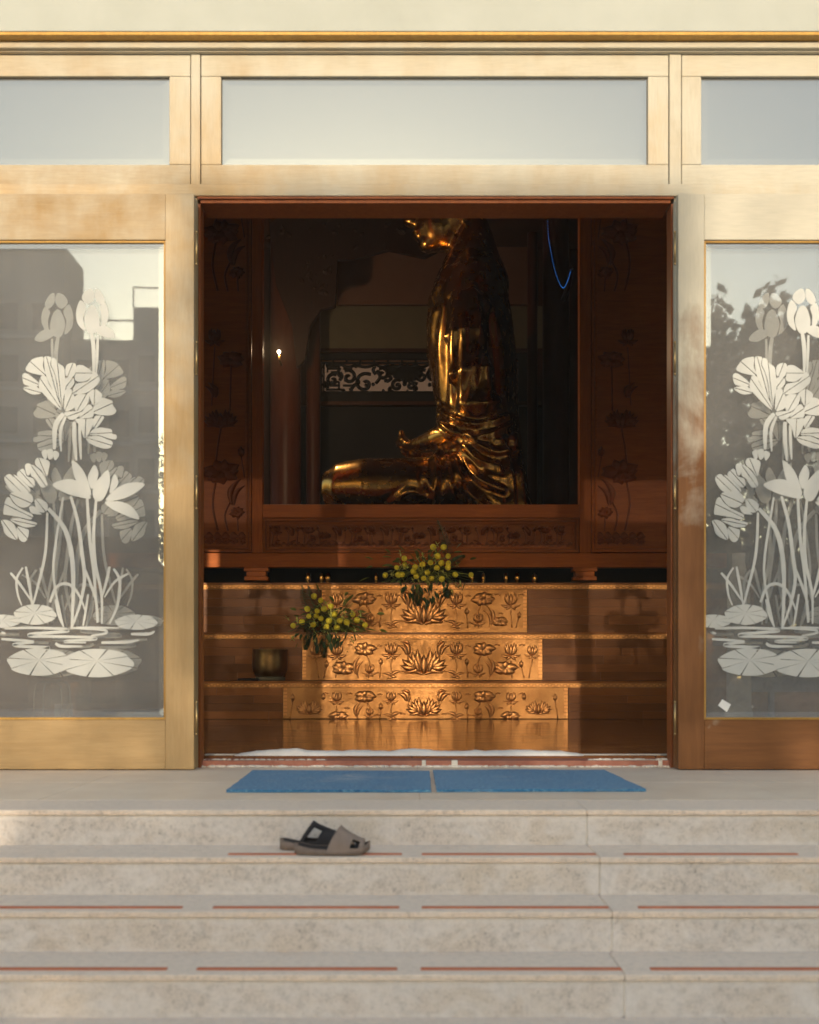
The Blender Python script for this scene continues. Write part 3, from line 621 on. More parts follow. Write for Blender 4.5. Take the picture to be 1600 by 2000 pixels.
# ------------------------------------------------------------------ relief motifs (work in pixels on a plane at depth D)
class Relief:
    def __init__(s, D, y, h): s.D, s.y, s.h, s.mb = D, y, h, MB()
    def pet(s, b, t, wd, h=1.0, bend=0, crease=.25): s.mb.petal((X(b[0], s.D), Z(b[1], s.D)), (X(t[0], s.D), Z(t[1], s.D)), S(wd, s.D), s.h*h, s.y, bend, crease=crease)
    def stem(s, pts, wd=1.2): s.mb.tube([(X(p.x, s.D), s.y, Z(p.y, s.D)) for p in spline(pts, 4)], S(wd, s.D), 6)
    def open_lotus(s, x, y, r):          # wide flower with rows of petals
        for a in (-86, 86, -68, 68, -50, 50, -33, 33, -17, 17):
            L = r*(1.05 if abs(a) > 60 else .95); s.pet((x+r*.30*math.sin(R(a)), y-r*.05), (x+L*math.sin(R(a)), y-r*.10-L*.85*math.cos(R(a))), r*.17, .8+abs(a)/180, bend=.10*(1 if a < 0 else -1))
        for a in (-112, 112): s.pet((x, y), (x+r*.95*math.sin(R(a)), y-r*.5*math.cos(R(a))), r*.13, .8)
        s.pet((x, y+r*.22), (x, y-r*.62), r*.22, 1.5); s.pet((x-r*.22, y+r*.16), (x-r*.42, y-r*.55), r*.16, 1.25); s.pet((x+r*.22, y+r*.16), (x+r*.42, y-r*.55), r*.16, 1.25)
        for sgn in (-1, 1): s.pet((x, y+r*.26), (x+sgn*r*.8, y+r*.22), r*.10, .7, bend=.15*sgn)
    def bloom(s, x, y, r, stem=None):    # upright flower on a stem with drooping outer petals
        for a in (-38, 38, -20, 20): s.pet((x, y+r*.5), (x+r*.95*math.sin(R(a)), y-r*.95*math.cos(R(a))), r*.24, 1, bend=.12*(1 if a < 0 else -1))
        s.pet((x, y+r*.55), (x, y-r*.75), r*.26, 1.4)
        for sgn in (-1, 1):
            s.pet((x, y+r*.5), (x+sgn*r*1.1, y+r*.42), r*.17, 1, bend=-.15*sgn); s.pet((x, y+r*.55), (x+sgn*r*.55, y+r*1.05), r*.16, .8)
        if stem: s.stem(stem)
    def bud(s, x, y, r, stem=None):
        s.pet((x, y+r), (x, y-r), r*.5, 1.3); s.pet((x-r*.15, y+r), (x-r*.55, y-r*.5), r*.28, .9); s.pet((x+r*.15, y+r), (x+r*.55, y-r*.5), r*.28, .9)
        if stem: s.stem(stem)
    def wavy_leaf(s, x, y, rx, ry, seed=0):   # broad ruffled leaf
        q = random.Random(seed)
        n = 9
        for k in range(n):
            a = 2*math.pi*k/n+q.uniform(-.15, .15); s.pet((x, y), (x+rx*math.cos(a)*q.uniform(.85, 1.1), y+ry*math.sin(a)*q.uniform(.85, 1.1)), rx*.34, .9, bend=q.uniform(-.1, .1))
    def curl_leaf(s, x, y, w_, h_, sgn):      # leaf seen from the side, like a folded wing
        s.pet((x, y+h_*.5), (x+sgn*w_*.7, y-h_*.5), w_*.26, 1.2, bend=.22*sgn); s.pet((x+sgn*w_*.15, y+h_*.5), (x+sgn*w_, y-h_*.25), w_*.2, 1, bend=.2*sgn)
        s.pet((x, y+h_*.5), (x-sgn*w_*.2, y-h_*.2), w_*.14, .8)
    def flat_leaf(s, x, y, w_, sgn):
        s.pet((x, y), (x+sgn*w_, y-w_*.35), w_*.15, 1.0, bend=.15*sgn); s.pet((x, y), (x+sgn*w_*.6, y+w_*.1), w_*.12, .8)
    def cloud(s, x, y, r):
        for k in range(-1, 2): s.pet((x+k*r*.7-r*.5, y+abs(k)*r*.2), (x+k*r*.7+r*.5, y+abs(k)*r*.2), r*.3, .7)
    def build(s, name, m, parent): return s.mb.build(name, m, parent, smooth=True, kind='stuff' if name in ('cloud_relief', 'wave_carving', 'lotus_carving') else None)

def lotus_row(kind, D, y, parent, m):
    C = 828
    t, b = {0: (1347, 1404), 1: (1250, 1324), 2: (1152, 1226)}[kind]
    H = b-t
    def both(name, fn):
        for s in (-1, 1):
            r = Relief(D, y, .019); fn(r, s, lambda dx: C+s*dx); r.build(name, m, parent)
    r = Relief(D, y, .024); r.open_lotus(C, b-H*.24, H*.60); r.build('lotus_relief', m, parent)
    both('leaf_relief', lambda r, s, P: (r.curl_leaf(P(30), t+H*.22, 22, H*.38, s), r.flat_leaf(P(26), t+H*.12, 16, s), r.stem([(P(28), t+H*.35), (P(31), t+H*.6)])))
    both('lotus_relief', lambda r, s, P: r.bloom(P(64), t+H*.26, H*.25, [(P(62), t+H*.5), (P(64), t+H*.75), (P(58), t+H*.98)]))
    both('leaf_relief', lambda r, s, P: (r.flat_leaf(P(66), b-H*.05, 24, -s), r.flat_leaf(P(60), b-H*.02, 20, s)))
    both('bud_relief', lambda r, s, P: r.bud(P(84), t+H*.56, 7, [(P(84), t+H*.66), (P(86), b)]))
    both('leaf_relief', lambda r, s, P: (r.wavy_leaf(P(116), t+H*.24, 24, H*.20, kind*3+5), r.stem([(P(112), t+H*.4), (P(104), t+H*.7), (P(108), b)])))
    both('lotus_relief', lambda r, s, P: r.bloom(P(106), b-H*.22, H*.19))
    both('leaf_relief', lambda r, s, P: (r.curl_leaf(P(132), b-H*.33, 16, H*.55, -s), r.stem([(P(130), b-H*.1), (P(128), b)])))
    both('lotus_relief', lambda r, s, P: r.bloom(P(170), t+H*.28, H*.25, [(P(170), t+H*.55), (P(172), b)]))
    if kind == 0:
        both('lotus_relief', lambda r, s, P: r.open_lotus(P(224), b-H*.26, H*.44))
        both('bud_relief', lambda r, s, P: r.bud(P(196), t+H*.22, 7)); both('bud_relief', lambda r, s, P: r.bud(P(256), t+H*.25, 7, [(P(256), t+H*.35), (P(262), b)]))
        both('leaf_relief', lambda r, s, P: r.wavy_leaf(P(168), b-H*.12, 20, H*.13, 2))
    elif kind == 1:
        both('bud_relief', lambda r, s, P: r.bloom(P(212), t+H*.30, H*.20, [(P(212), t+H*.5), (P(205), b)]))
        both('leaf_relief', lambda r, s, P: r.wavy_leaf(P(158), b-H*.26, 26, H*.2, 8)); both('bud_relief', lambda r, s, P: r.bud(P(190), t+H*.62, 7, [(P(190), t+H*.7), (P(196), b)]))
    else:
        both('bud_relief', lambda r, s, P: r.bud(P(186), t+H*.66, 7, [(P(186), t+H*.7), (P(180), b)])); both('leaf_relief', lambda r, s, P: r.wavy_leaf(P(148), b-H*.16, 18, H*.14, 9))
    both('cloud_relief', lambda r, s, P: [r.cloud(P(d), t+H*q, 5) for d, q in ((46, .15), (40, .82), (86, .15), (90, .86), (144, .12), (150, .62), (192, .12))])
def key_band(x0, x1, y0, y1, D, y, step):
    mb = MB(); p = x0; k = 0
    vertical = (y1-y0) > (x1-x0)
    rng = (y0, y1) if vertical else (x0, x1); p = rng[0]
    while p < rng[1]-step:
        if vertical: mb.box(X(x0+1, D), X(x1-1, D), y-.006, y, Z(p+step*.6, D), Z(p, D))
        else: mb.box(X(p, D), X(p+step*.6, D), y-.006, y, Z(y1-(1 if k % 2 else 3.5), D), Z(y0+(3 if k % 2 else 1), D))
        p += step; k += 1
    return mb

# ------------------------------------------------------------------ stepped altar
altar = thing('stepped_altar', (0, D1, ZF), 'three stepped altar of wooden planks with embossed copper lotus panels', 'altar')
tiers = [(0, D1, 1330, 1405, 553, 1110), (1, D2, 1235, 1330, 590, 1060), (2, D3, 1138, 1235, 628, 1030)]
plank_me = None
for kd, D, yt, yb, pl, pr in tiers:
    zt = Z(yt, D); zb = ZF if kd == 0 else Z(tiers[kd-1][2], tiers[kd-1][1])
    dep = .35 if kd < 2 else 1.4
    bx(-3.4, 3.4, D+.03, D+dep, zb-.0, zt-.022).build('tier_core', 'darkwood', altar)
    bx(-3.4, 3.4, D-.012, D+dep-.002, zt-.020, zt).build('tread_board', 'plank', altar, bevel=.004)
    # key-patterned band under the tread
    band = bx(-3.4, 3.4, D-.004, D+.029, zt-S(13, D), zt-.0205).build('band', 'copper' if kd else 'copper', altar)
    key_band(400, 1320, yt+5, yt+12, D, D-.004, 6).build('key_pattern', 'relief', band, kind='stuff')
    # embossed plate
    zr = zt-S(13, D)-.001
    pan = bx(X(pl, D), X(pr, D), D-.002, D+.029, zb+.004, zr).build('embossed_panel', 'copper', altar, bevel=.003)
    for a in (pl, pr-9):
        key_band(a, a+9, yt+14, yb-3, D, D-.002, 7).build('key_pattern', 'relief', pan, kind='stuff')
    lotus_row(kd, D, D-.002, pan, 'relief')
    rows = 4 if kd == 0 else 5; rh = (zr-zb-.003)/rows
    for r in range(rows):
        for x0, x1 in ((-3.4, X(pl, D)-.002), (X(pr, D)+.002, 3.4)):
            x = x0 - rs.uniform(0, .2) if x0 < -3 else x0
            first = True
            while x < x1-.01:
                L = rs.uniform(.5, 1.3); e = min(x+L, x1)
                if x1-e < .12: e = x1
                a = max(x, x0)
                if plank_me is None:
                    o = bx(-.5, .5, -.5, .5, -.5, .5).build('plank', 'plank'); plank_me = o.data; o.parent = altar
                else:
                    o = bpy.data.objects.new('plank', plank_me); COL.objects.link(o); o.parent = altar
                dd = rs.uniform(0, .004)
                o.location = Vector(((a+e)/2, D+.0145-dd, zb+.002+rh*(r+.5)))-Vector(altar.location); o.scale = (e-a-.0015, .027, rh-.0015)
                x = e

# ------------------------------------------------------------------ shrine screen
scr = thing('shrine_screen', (0, DS, Z(1108, DS)), 'carved reddish wooden shrine screen framing the gilded statue', 'screen')
def sx(p): return X(p, DS)
def sz(p): return Z(p, DS)
bx(sx(200), sx(1420), DS, DS+.14, sz(1108), sz(1080)).build('bottom_rail', 'shrine_x', scr, bevel=.006)
bx(sx(513), sx(1132), DS+.004, DS+.136, sz(1011), sz(985)).build('sill_rail', 'shrine_x', scr, bevel=.006)
for a, b in ((492, 513), (1132, 1155)):
    bx(sx(a)+.001, sx(b)-.001, DS+.002, DS+.138, sz(1080)+.001, 6.2).build('stile', 'shrine_z', scr, bevel=.006)
def panel(l, r, t, b, name='carved_panel'):
    p = bx(sx(l), sx(r), DS+.05, DS+.1, sz(b), sz(t)).build(name, 'carved', scr)
    f = MB(); w1 = S(6, DS)
    for k, (o_, y) in enumerate(((0, DS+.012), (w1+.006, DS+.03))):
        L, Rr, B, T = sx(l)+o_+.001, sx(r)-o_-.001, sz(b)+o_+.001, sz(t)-o_-.001
        f.box(L, Rr, y, DS+.06, B, B+w1*.8); f.box(L, Rr, y, DS+.06, T-w1*.8, T); f.box(L, L+w1*.8, y+.001, DS+.06, B+w1*.8, T-w1*.8); f.box(Rr-w1*.8, Rr, y+.001, DS+.06, B+w1*.8, T-w1*.8)
    f.build('panel_moulding', 'shrine_x', p, bevel=.003)
    return p
p = panel(513, 1131, 1012, 1079)
r = Relief(DS, DS+.05, .055)
for k in range(19):                                        # frieze of lotus, leaves and buds over a row of waves
    x = 540+k*31; q = rs.random()
    if k % 3 == 0: r.open_lotus(x, 1048, 13) if k % 2 else r.bloom(x, 1034, 10, [(x, 1044), (x+2, 1060)])
    elif k % 3 == 1: r.curl_leaf(x, 1036, 14, 20, rs.choice((-1, 1))); r.bud(x+10, 1032, 5, [(x+10, 1038), (x+8, 1060)])
    else: r.wavy_leaf(x, 1034, 12, 7, k); r.stem([(x, 1040), (x-3, 1062)]); r.bloom(x+8, 1050, 7)
    r.stem([(x-10, 1062), (x-8, 1044), (x-13, 1034)]); r.flat_leaf(x-6, 1060, 13, rs.choice((-1, 1))); r.bud(x-13, 1030, 4)
r.build('lotus_carving', 'carving', p)
r = Relief(DS, DS+.05, .018)
for k in range(40):
    x = 531+k*14.8; r.pet((x-6, 1068), (x+6, 1068), 5, 1, bend=.2); r.pet((x+1, 1064), (x+13, 1064), 3.5, .8, bend=.3)
r.build('wave_carving', 'carving', p)
def tall_panel(l, r_, mirror, lab):
    p = panel(l, r_, -250, 1078); c = (398+486)/2
    def T(x): return x if not mirror else l+(490-x)+(r_-l-160)*.0
    s = -1 if mirror else 1
    for oy in (0, -470, -940):
        q = Relief(DS, DS+.05, .06)
        q.open_lotus(T(430), 825+oy, 32); q.stem([(T(430), 835+oy), (T(424), 870+oy), (T(420), 905+oy)], 1.8)
        q.wavy_leaf(T(432), 920+oy, 38, 26, 4); q.wavy_leaf(T(424), 930+oy, 22, 14, 6); q.stem([(T(420), 940+oy), (T(414), 985+oy), (T(424), 1035+oy)], 2.2)
        q.curl_leaf(T(452), 960+oy, 26, 52, s); q.stem([(T(448), 980+oy), (T(438), 1005+oy), (T(444), 1036+oy)], 2.0)
        q.wavy_leaf(T(462), 1000+oy, 16, 12, 3); q.stem([(T(462), 1006+oy), (T(464), 1036+oy)], 1.5)
        q.bud(T(470), 880+oy, 10, [(T(470), 890+oy), (T(476), 930+oy)]); q.curl_leaf(T(420), 760+oy, 22, 30, -s); q.wavy_leaf(T(450), 700+oy, 28, 18, 9); q.stem([(T(450), 710+oy), (T(448), 800+oy)], 1.6)
        q.bloom(T(418), 655+oy, 18, [(T(418), 675+oy), (T(412), 790+oy)])
        q.build('lotus_carving', 'carving', p)
    q = Relief(DS, DS+.05, .026)
    for k in range(7):
        x = T(392+k*16); q.pet((x-9, 1048), (x+9, 1048), 8, 1, bend=.15); q.wavy_leaf(x, 1056, 9, 7, k)
    q.build('wave_carving', 'carving', p)
tall_panel(330, 491, False, ''); tall_panel(1156, 1317, True, '')
for p_ in (501, 1142):
    f = MB(); f.box(sx(p_-24), sx(p_+24), DS-.03, DS+.12, sz(1116), sz(1108)-.001); f.box(sx(p_-19), sx(p_+19), DS-.02, DS+.12, sz(1126), sz(1116)-.001); f.box(sx(p_-23), sx(p_+23), DS-.03, DS+.12, sz(1134), sz(1126)-.001)
    f.build('foot', 'shrine_x', scr, bevel=.006)
bx(-3.3, 3.3, DS+.75, DS+.79, Z(1138, D3)+.002, sz(1040)).build('recess_board', 'black', scr)
bx(-3.3, 3.3, DS-.04, DS+.749, Z(1138, D3)+.001, Z(1138, D3)+.006).build('recess_floor', 'black', scr)
bx(-3.3, 3.3, DS+.141, DS+.749, sz(1090), sz(1085)).build('recess_ceiling', 'black', scr)
# small gilded ornaments in the dark recess under the screen
orn = MB()
ORD = 'first second third fourth fifth sixth seventh eighth ninth tenth eleventh twelfth thirteenth'.split()
cups = sorted(((602, 1120), (628, 1122), (641, 1119), (735, 1124), (922, 1124), (944, 1115), (988, 1126), (1010, 1116), (1044, 1120)))
for k, (p_, q) in enumerate(cups):
    mb = MB(); D = DS+.1; r0 = S(rs.uniform(3, 5), D); z0 = Z(1138, D3)+.007
    zc = Z(1138, D3)
    mb.lathe([(r0*.9, z0), (r0*1.0, z0+.01), (r0*.5, z0+.03), (r0*1.1, z0+.06), (r0*1.3, z0+.10), (r0*.9, z0+.125+.02*rs.random()), (.001, z0+.15)], X(p_, D), D, 12)
    o = mb.build('offering_cup', 'gold', smooth=True)
    tag(o, ORD[k]+' tiny gilded cup from the left in the dark gap under the screen', 'cup', 'gilded offering cups under the screen')

# ------------------------------------------------------------------ gilded statue (seen from its side, facing left)
DB = 14.1
def loft(rings, n=28):
    """rings: (x, y, z, rx, ry, rz-tilt) ellipses; returns MB of a closed tube"""
    mb = MB(); vs = []
    for (c, ax, bx_) in rings:
        c, ax, bx_ = Vector(c), Vector(ax), Vector(bx_)
        vs += [c+ax*math.cos(2*math.pi*k/n)+bx_*math.sin(2*math.pi*k/n) for k in range(n)]
    m = len(rings)
    fs = [(i*n+k, i*n+(k+1) % n, (i+1)*n+(k+1) % n, (i+1)*n+k) for i in range(m-1) for k in range(n)]
    fs += [tuple(range(n-1, -1, -1)), tuple((m-1)*n+k for k in range(n))]
    mb.add(vs, fs); return mb
def px3(p, q, D=DB): return (X(p, D), Z(q, D))
st = MB()
def addmb(m): st.add(m.v, m.f)
# torso: rows of (py, front px, back px, half width in m)
rows = [(1021, 818, 1036, 1.02), (960, 826, 1030, 1.02), (900, 842, 1022, .96), (850, 850, 1016, .92), (800, 852, 1012, .90), (740, 842, 1010, .93), (680, 834, 1006, .98), (630, 832, 1000, 1.0), (590, 838, 992, .97), (560, 846, 994, .87), (535, 856, 988, .68), (515, 865, 980, .53), (490, 876, 971, .42), (460, 888, 962, .36), (435, 896, 952, .31)]
rg = []
for q, a, b, hw in rows:
    xa, z = px3(a, q); xb, _ = px3(b, q); rg.append((((xa+xb)/2, DB, z), ((xb-xa)/2, 0, 0), (0, hw, 0)))
addmb(loft(rg))
# head
for (p, q, rx, ry, rz) in ((888, 402, 66, 58, 76), (860, 434, 48, 48, 58)):
    x, z = px3(p, q); mb = MB(); mb.ball((x, DB, z), 1.0, 28, 18, (S(rx, DB), S(ry, DB), S(rz, DB))); addmb(mb)
def blob(p, q, y, rx, ry, rz):
    x, z = px3(p, q); mb = MB(); mb.ball((x, DB+y, z), 1.0, 16, 10, (S(rx, DB), S(ry, DB), S(rz, DB))); addmb(mb)
blob(838, 476, 0, 22, 26, 18)                              # chin
addmb(loft([((px3(810, 402)[0], DB, px3(810, 402)[1]), (.04, 0, 0), (0, .06, 0)), ((px3(801, 436)[0], DB, px3(801, 436)[1]), (.10, 0, 0), (0, .12, 0)), ((px3(814, 444)[0], DB, px3(814, 444)[1]), (.08, 0, 0), (0, .11, 0))], 12))   # nose
blob(814, 455, 0, 11, 22, 5); blob(817, 464, 0, 10, 20, 5.5)  # lips
for s in (-1, 1): blob(905, 425, s*.36, 12, 6, 38)             # ears
blob(905, 330, 0, 26, 26, 24)
# thighs and shins folded in front
def limb(pts):
    rg = []
    P = [Vector((X(p, DB-abs(y)), DB+y, Z(q, DB-abs(y)))) for p, q, y, *_ in pts]
    for i, (p, q, y, r, fl) in enumerate(pts):
        t = (P[min(i+1, len(P)-1)]-P[max(0, i-1)]).normalized(); a = t.cross(Vector((0, 0, 1))).normalized(); b = a.cross(t).normalized()
        rg.append((P[i], a*S(r, DB-abs(y)), b*S(r*fl, DB-abs(y))))
    addmb(loft(rg, 24))
for s in (-1, 1):
    limb([(960, 945, s*.55, 62, 1), (880, 948, s*.85, 62, .95), (780, 948, s*1.12, 56, .95), (710, 948, s*1.20, 54, .98), (665, 950, s*1.12, 46, 1), (646, 954, s*1.02, 30, 1)])
    limb([(668, 960, s*1.0, 38, 1), (672, 962, s*.7, 42, .9), (680, 964, s*.2, 42, .85), (690, 964, s*-.2, 38, .8)])
    limb([(930, 585, s*.78, 26, 1), (915, 600, s*.98, 44, 1), (912, 660, s*1.08, 46, 1), (922, 730, s*1.12, 47, 1), (935, 785, s*1.10, 47, 1), (925, 822, s*1.0, 42, 1)])     # upper arm in its sleeve
    limb([(940, 800, s*1.05, 38, 1), (900, 838, s*.98, 32, 1), (855, 856, s*.75, 23, 1), (818, 868, s*.45, 16, .9), (792, 872, s*.15, 12, .7)])                         # forearm to the lap
    limb([(960, 830, s*.9, 50, 1), (955, 880, s*1.0, 60, 1), (965, 940, s*1.05, 66, 1), (975, 1012, s*1.05, 70, 1)])                                                     # sleeve falling over the hip
blob(788, 866, 0, 16, 46, 12); blob(784, 852, 0, 8, 10, 16)   # hands laid together, thumbs raised
raw = st.build('body', 'gold')
rm = raw.modifiers.new('r', 'REMESH'); rm.mode = 'VOXEL'; rm.voxel_size = .026
smd = raw.modifiers.new('s', 'SMOOTH'); smd.factor = .5; smd.iterations = 6
dg = bpy.context.evaluated_depsgraph_get(); me = bpy.data.meshes.new_from_object(raw.evaluated_get(dg))
bpy.data.objects.remove(raw)
# robe folds: ridges along lines on the near and far sides
folds = [([(848, 606), (838, 690), (846, 780)], 5, .030), ([(868, 596), (858, 690), (862, 785)], 5, .035), ([(888, 596), (884, 690), (880, 790)], 5, .035), ([(902, 610), (906, 700), (900, 790)], 6, .03), ([(935, 620), (930, 700), (912, 800)], 6, .03),
         ([(912, 440), (868, 530), (834, 600)], 4, .04), ([(850, 795), (880, 815), (935, 828), (1000, 812)], 4, .05), ([(844, 812), (890, 846), (950, 850), (1002, 826)], 4, .05), ([(900, 862), (930, 895), (975, 912)], 5, .05), ([(893, 872), (930, 930), (985, 958)], 5, .06),
         ([(884, 884), (906, 945), (950, 990)], 6, .06), ([(870, 890), (880, 940), (890, 990)], 5, .05), ([(910, 850), (960, 880), (1004, 880)], 5, .05), ([(850, 890), (850, 940), (842, 990)], 5, .045), ([(1006, 850), (1016, 920), (1024, 990)], 5, .05), ([(985, 870), (1000, 930), (1004, 990)], 5, .04),
         ([(830, 930), (842, 960), (850, 990)], 4, .03), ([(760, 985), (800, 960), (838, 975)], 5, .03), ([(950, 560), (975, 660), (985, 780)], 6, .025), ([(925, 560), (945, 660), (955, 760)], 6, .02), ([(640, 905), (632, 950), (640, 990)], 4, .03), ([(655, 890), (720, 884), (820, 884)], 4, .02)]
FL = [([p for p in spline(f, 5)], wd, h) for f, wd, h in folds]
me.calc_loop_triangles()
nrm = [v.normal.copy() for v in me.vertices]
for v, n in zip(me.vertices, nrm):
    if abs(n.y) < .12: continue
    D = v.co.y if v.co.y < DB else 2*DB-v.co.y
    Dn = DB-abs(v.co.y-DB); p, q = VX+v.co.x*F/Dn, YH-(v.co.z-HC)*F/Dn
    d = 0
    for pts, wd, h in FL:
        best = 1e9
        for a, b in zip(pts, pts[1:]):
            ex, ey = b.x-a.x, b.y-a.y; u = max(0, min(1, ((p-a.x)*ex+(q-a.y)*ey)/(ex*ex+ey*ey+1e-9)))
            dd = (a.x+ex*u-p)**2+(a.y+ey*u-q)**2
            if dd < best: best = dd
        best = math.sqrt(best)
        wd *= 1.25
        if best < wd*3.5: d += h*math.exp(-(best/wd)**2)-h*.45*math.exp(-((best-wd*1.9)/wd)**2)
    w_ = .012*mnoise.noise(v.co*2.2)
    if q > 500: v.co += n*(d*.75+w_)
    else: v.co += n*d*.6
me.shade_smooth(); me.materials.clear(); me.materials.append(M['gold'])
bud = thing('seated_statue', (X(920, DB), DB, 2.345), 'large gilded seated figure in robes seen from its side', 'statue')
bo = bpy.data.objects.new('body', me); COL.objects.link(bo)
for v in me.vertices: v.co -= Vector(bud.location)
bo.parent = bud
bo.modifiers.new('s', 'SUBSURF').levels = 1; bo.modifiers['s'].render_levels = 1
# plinth the statue sits on
pl = bx(X(560, DB), X(1120, DB), DB-1.35, DB+1.9, ZF, 2.345).build('statue_plinth', 'darkwood', bevel=.02)
tag(pl, 'dark wooden plinth under the gilded statue behind the screen', 'plinth')

# ------------------------------------------------------------------ singing bowl
bD = D1+.19; bz = Z(1330, D1); bc = X(527.5, bD); br = S(34.5, bD)
bowl = thing('singing_bowl', (bc, bD, bz), 'dark bronze singing bowl on the lowest altar step', 'bowl')
h = S(60, bD)
MB().lathe([(br*.55, bz+.03), (br*.80, bz+.045), (br*.96, bz+.09), (br, bz+.16), (br*.99, bz+.22), (br*.97, bz+h), (br*1.0, bz+h+.008), (br*.93, bz+h+.010), (br*.90, bz+h-.02), (br*.9, bz+.12), (br*.5, bz+.06), (.001, bz+.055)], bc, bD, 40).build('bowl', 'bronze', bowl, smooth=True)
MB().lathe([(.001, bz+.001), (br*.80, bz+.001), (br*.86, bz+.012), (br*.86, bz+.028), (br*.78, bz+.04), (br*.5, bz+.044), (.001, bz+.042)], bc, bD, 32).build('ring_cushion', 'olive', bowl, smooth=True)
mt = MB(); zz = bz+.014
mt.tube([(X(468, bD), bD-.1, zz), (X(495, bD), bD-.12, zz)], [.010, .013], 8); mt.tube([(X(495, bD), bD-.12, zz), (X(508, bD), bD-.125, zz)], .014, 10)
tag(mt.build('bowl_mallet', 'lining', smooth=True), 'dark wooden mallet lying left of the singing bowl', 'mallet')

# ------------------------------------------------------------------ flowers
def blade(mb, p0, p1, wd, sag, twist=0):
    p0, p1 = Vector(p0), Vector(p1); n = 6; d = p1-p0; side = d.cross(Vector((0, 0, 1)));
    if side.length < 1e-4: side = Vector((1, 0, 0))
    side.normalize(); side = Matrix.Rotation(twist, 3, d.normalized()) @ side
    up = side.cross(d).normalized(); vs = []; fs = []
    for i in range(n+1):
        u = i/n; c = p0+d*u+Vector((0, 0, -sag*u*u)); ww = wd*math.sin(math.pi*min(.985, u*.88+.10))
        vs += [c-side*ww, c-up*ww*.35, c+side*ww]
    for i in range(n): fs += [(i*3, i*3+1, i*3+4, i*3+3), (i*3+1, i*3+2, i*3+5, i*3+4)]
    mb.add(vs, fs)
def frond(mb, pts, L, n=18):
    sp = spline(pts, 6); mb.tube(sp, .004, 5); m = len(sp)
    for i in range(1, m):
        t = (sp[i]-sp[i-1]).normalized(); u = i/m; l = L*math.sin(math.pi*min(.97, .12+u*.85))
        for s in (-1, 1):
            a = Vector((t.z, 0, -t.x))*s; a = (a+t*.7).normalized()
            for q in (0, .5):
                c = sp[i-1].lerp(sp[i], q); blade(mb, c, c+a*l+Vector((0, rs.uniform(-.01, .01), 0)), .012, .008)
def arrangement(px, py, D, ztread, label, balls, blades, ferns, seed):
    q = random.Random(seed); Cx, Cz = X(px, D), Z(py, D)
    t = thing('flower_arrangement', (Cx, D, ztread), label, 'flowers', 'flower arrangements on the altar')
    h = Cz-ztread
    MB().lathe([(.001, ztread+.001), (.09, ztread+.001), (.12, ztread+.03), (.11, ztread+h*.45), (.08, ztread+h*.7), (.09, ztread+h*.75), (.07, ztread+h*.75), (.001, ztread+h*.6)], Cx, D+.05, 20).build('vase', 'pot', t, smooth=True)
    root = Vector((Cx, D+.03, ztread+h*.7))
    st_ = MB(); first = None
    for bxp, byp in balls:
        y = D-.20+q.uniform(-.06, .06); c = Vector((X(bxp, y), y, Z(byp, y)))
        st_.tube([root, root.lerp(c, .55)+Vector((0, -.05, .03)), c], .005, 5)
        r0 = S(q.uniform(5.0, 6.4), y)
        if first is None:
            mb = MB(); mb.ball((0, 0, 0), 1, 14, 9)
            mb.v = [tuple(Vector(v)*(1+.09*q.uniform(-1, 1))) for v in mb.v]
            o = mb.build('blossom', 'yellow', smooth=True); o.parent = t; first = o.data
        else:
            o = bpy.data.objects.new('blossom', first); COL.objects.link(o); o.parent = t
        o.location = c-Vector(t.location); o.scale = (r0, r0, r0); o.rotation_euler = (q.random()*6, q.random()*6, 0)
    st_.build('stems', 'blade', t, smooth=True)
    # long leaves, each its own part
    for (ex, ey, wd, sag, m) in blades:
        y = D-.16+q.uniform(-.1, .08); mb = MB(); e = Vector((X(ex, y), y, Z(ey, y)+sag)); s0 = root.lerp(e, .12)+Vector((0, -.03, .02))
        blade(mb, s0, e, wd, sag, q.uniform(-.6, .6)); mb.build('leaf', m, t, smooth=True)
    mb = MB()
    for k in range(230):                       # filler foliage
        a, b = q.gauss(0, 36), q.gauss(8, 22); y = D-.05+q.uniform(-.1, .08); c = Vector((X(px+a, y), y, Z(py+b, y)))
        d = Vector((a/60+q.uniform(-.5, .5), q.uniform(-.8, .1), -b/60+q.uniform(-.4, .5))).normalized()
        blade(mb, c, c+d*q.uniform(.05, .12), q.uniform(.010, .020), .02, q.uniform(-1, 1))
    mb.build('filler_foliage', 'blade', t, smooth=True, kind='stuff')
    mb = MB()
    for k in range(60):
        a, b = q.gauss(0, 30), q.gauss(-2, 20); y = D-.16+q.uniform(-.06, .06); c = Vector((X(px+a, y), y, Z(py+b, y)))
        for j in range(4):
            an = j*1.57+q.random(); d = Vector((math.cos(an), -.4, math.sin(an))); blade(mb, c, c+d*.035, .009, .0, 0)
    mb.build('small_blossoms', 'paleflower', t, smooth=True, kind='stuff')
    for pts, L in ferns:
        mb = MB(); frond(mb, [(X(a, D-.14+k*0), D-.14+dy, Z(b, D-.14)) for k, (a, b, dy) in enumerate(pts)], L); mb.build('fern_frond', 'fern', t)
    mb = MB()
    for k in range(70):                         # dark trailing leaves
        a = q.gauss(-4, 26); b = q.uniform(22, 62)*(1-abs(a)/130); y = D-.16+q.uniform(-.04, .06); c = Vector((X(px+a, y), y, Z(py+b, y)))
        blade(mb, c, c+Vector((q.uniform(-.04, .04), q.uniform(-.04, 0), -q.uniform(.04, .09))), .018, .01, q.uniform(-1, 1))
    mb.build('trailing_leaves', 'fern', t, kind='stuff')
def zzm(x, y): return (380+x/3.333, 960+y/3.333)
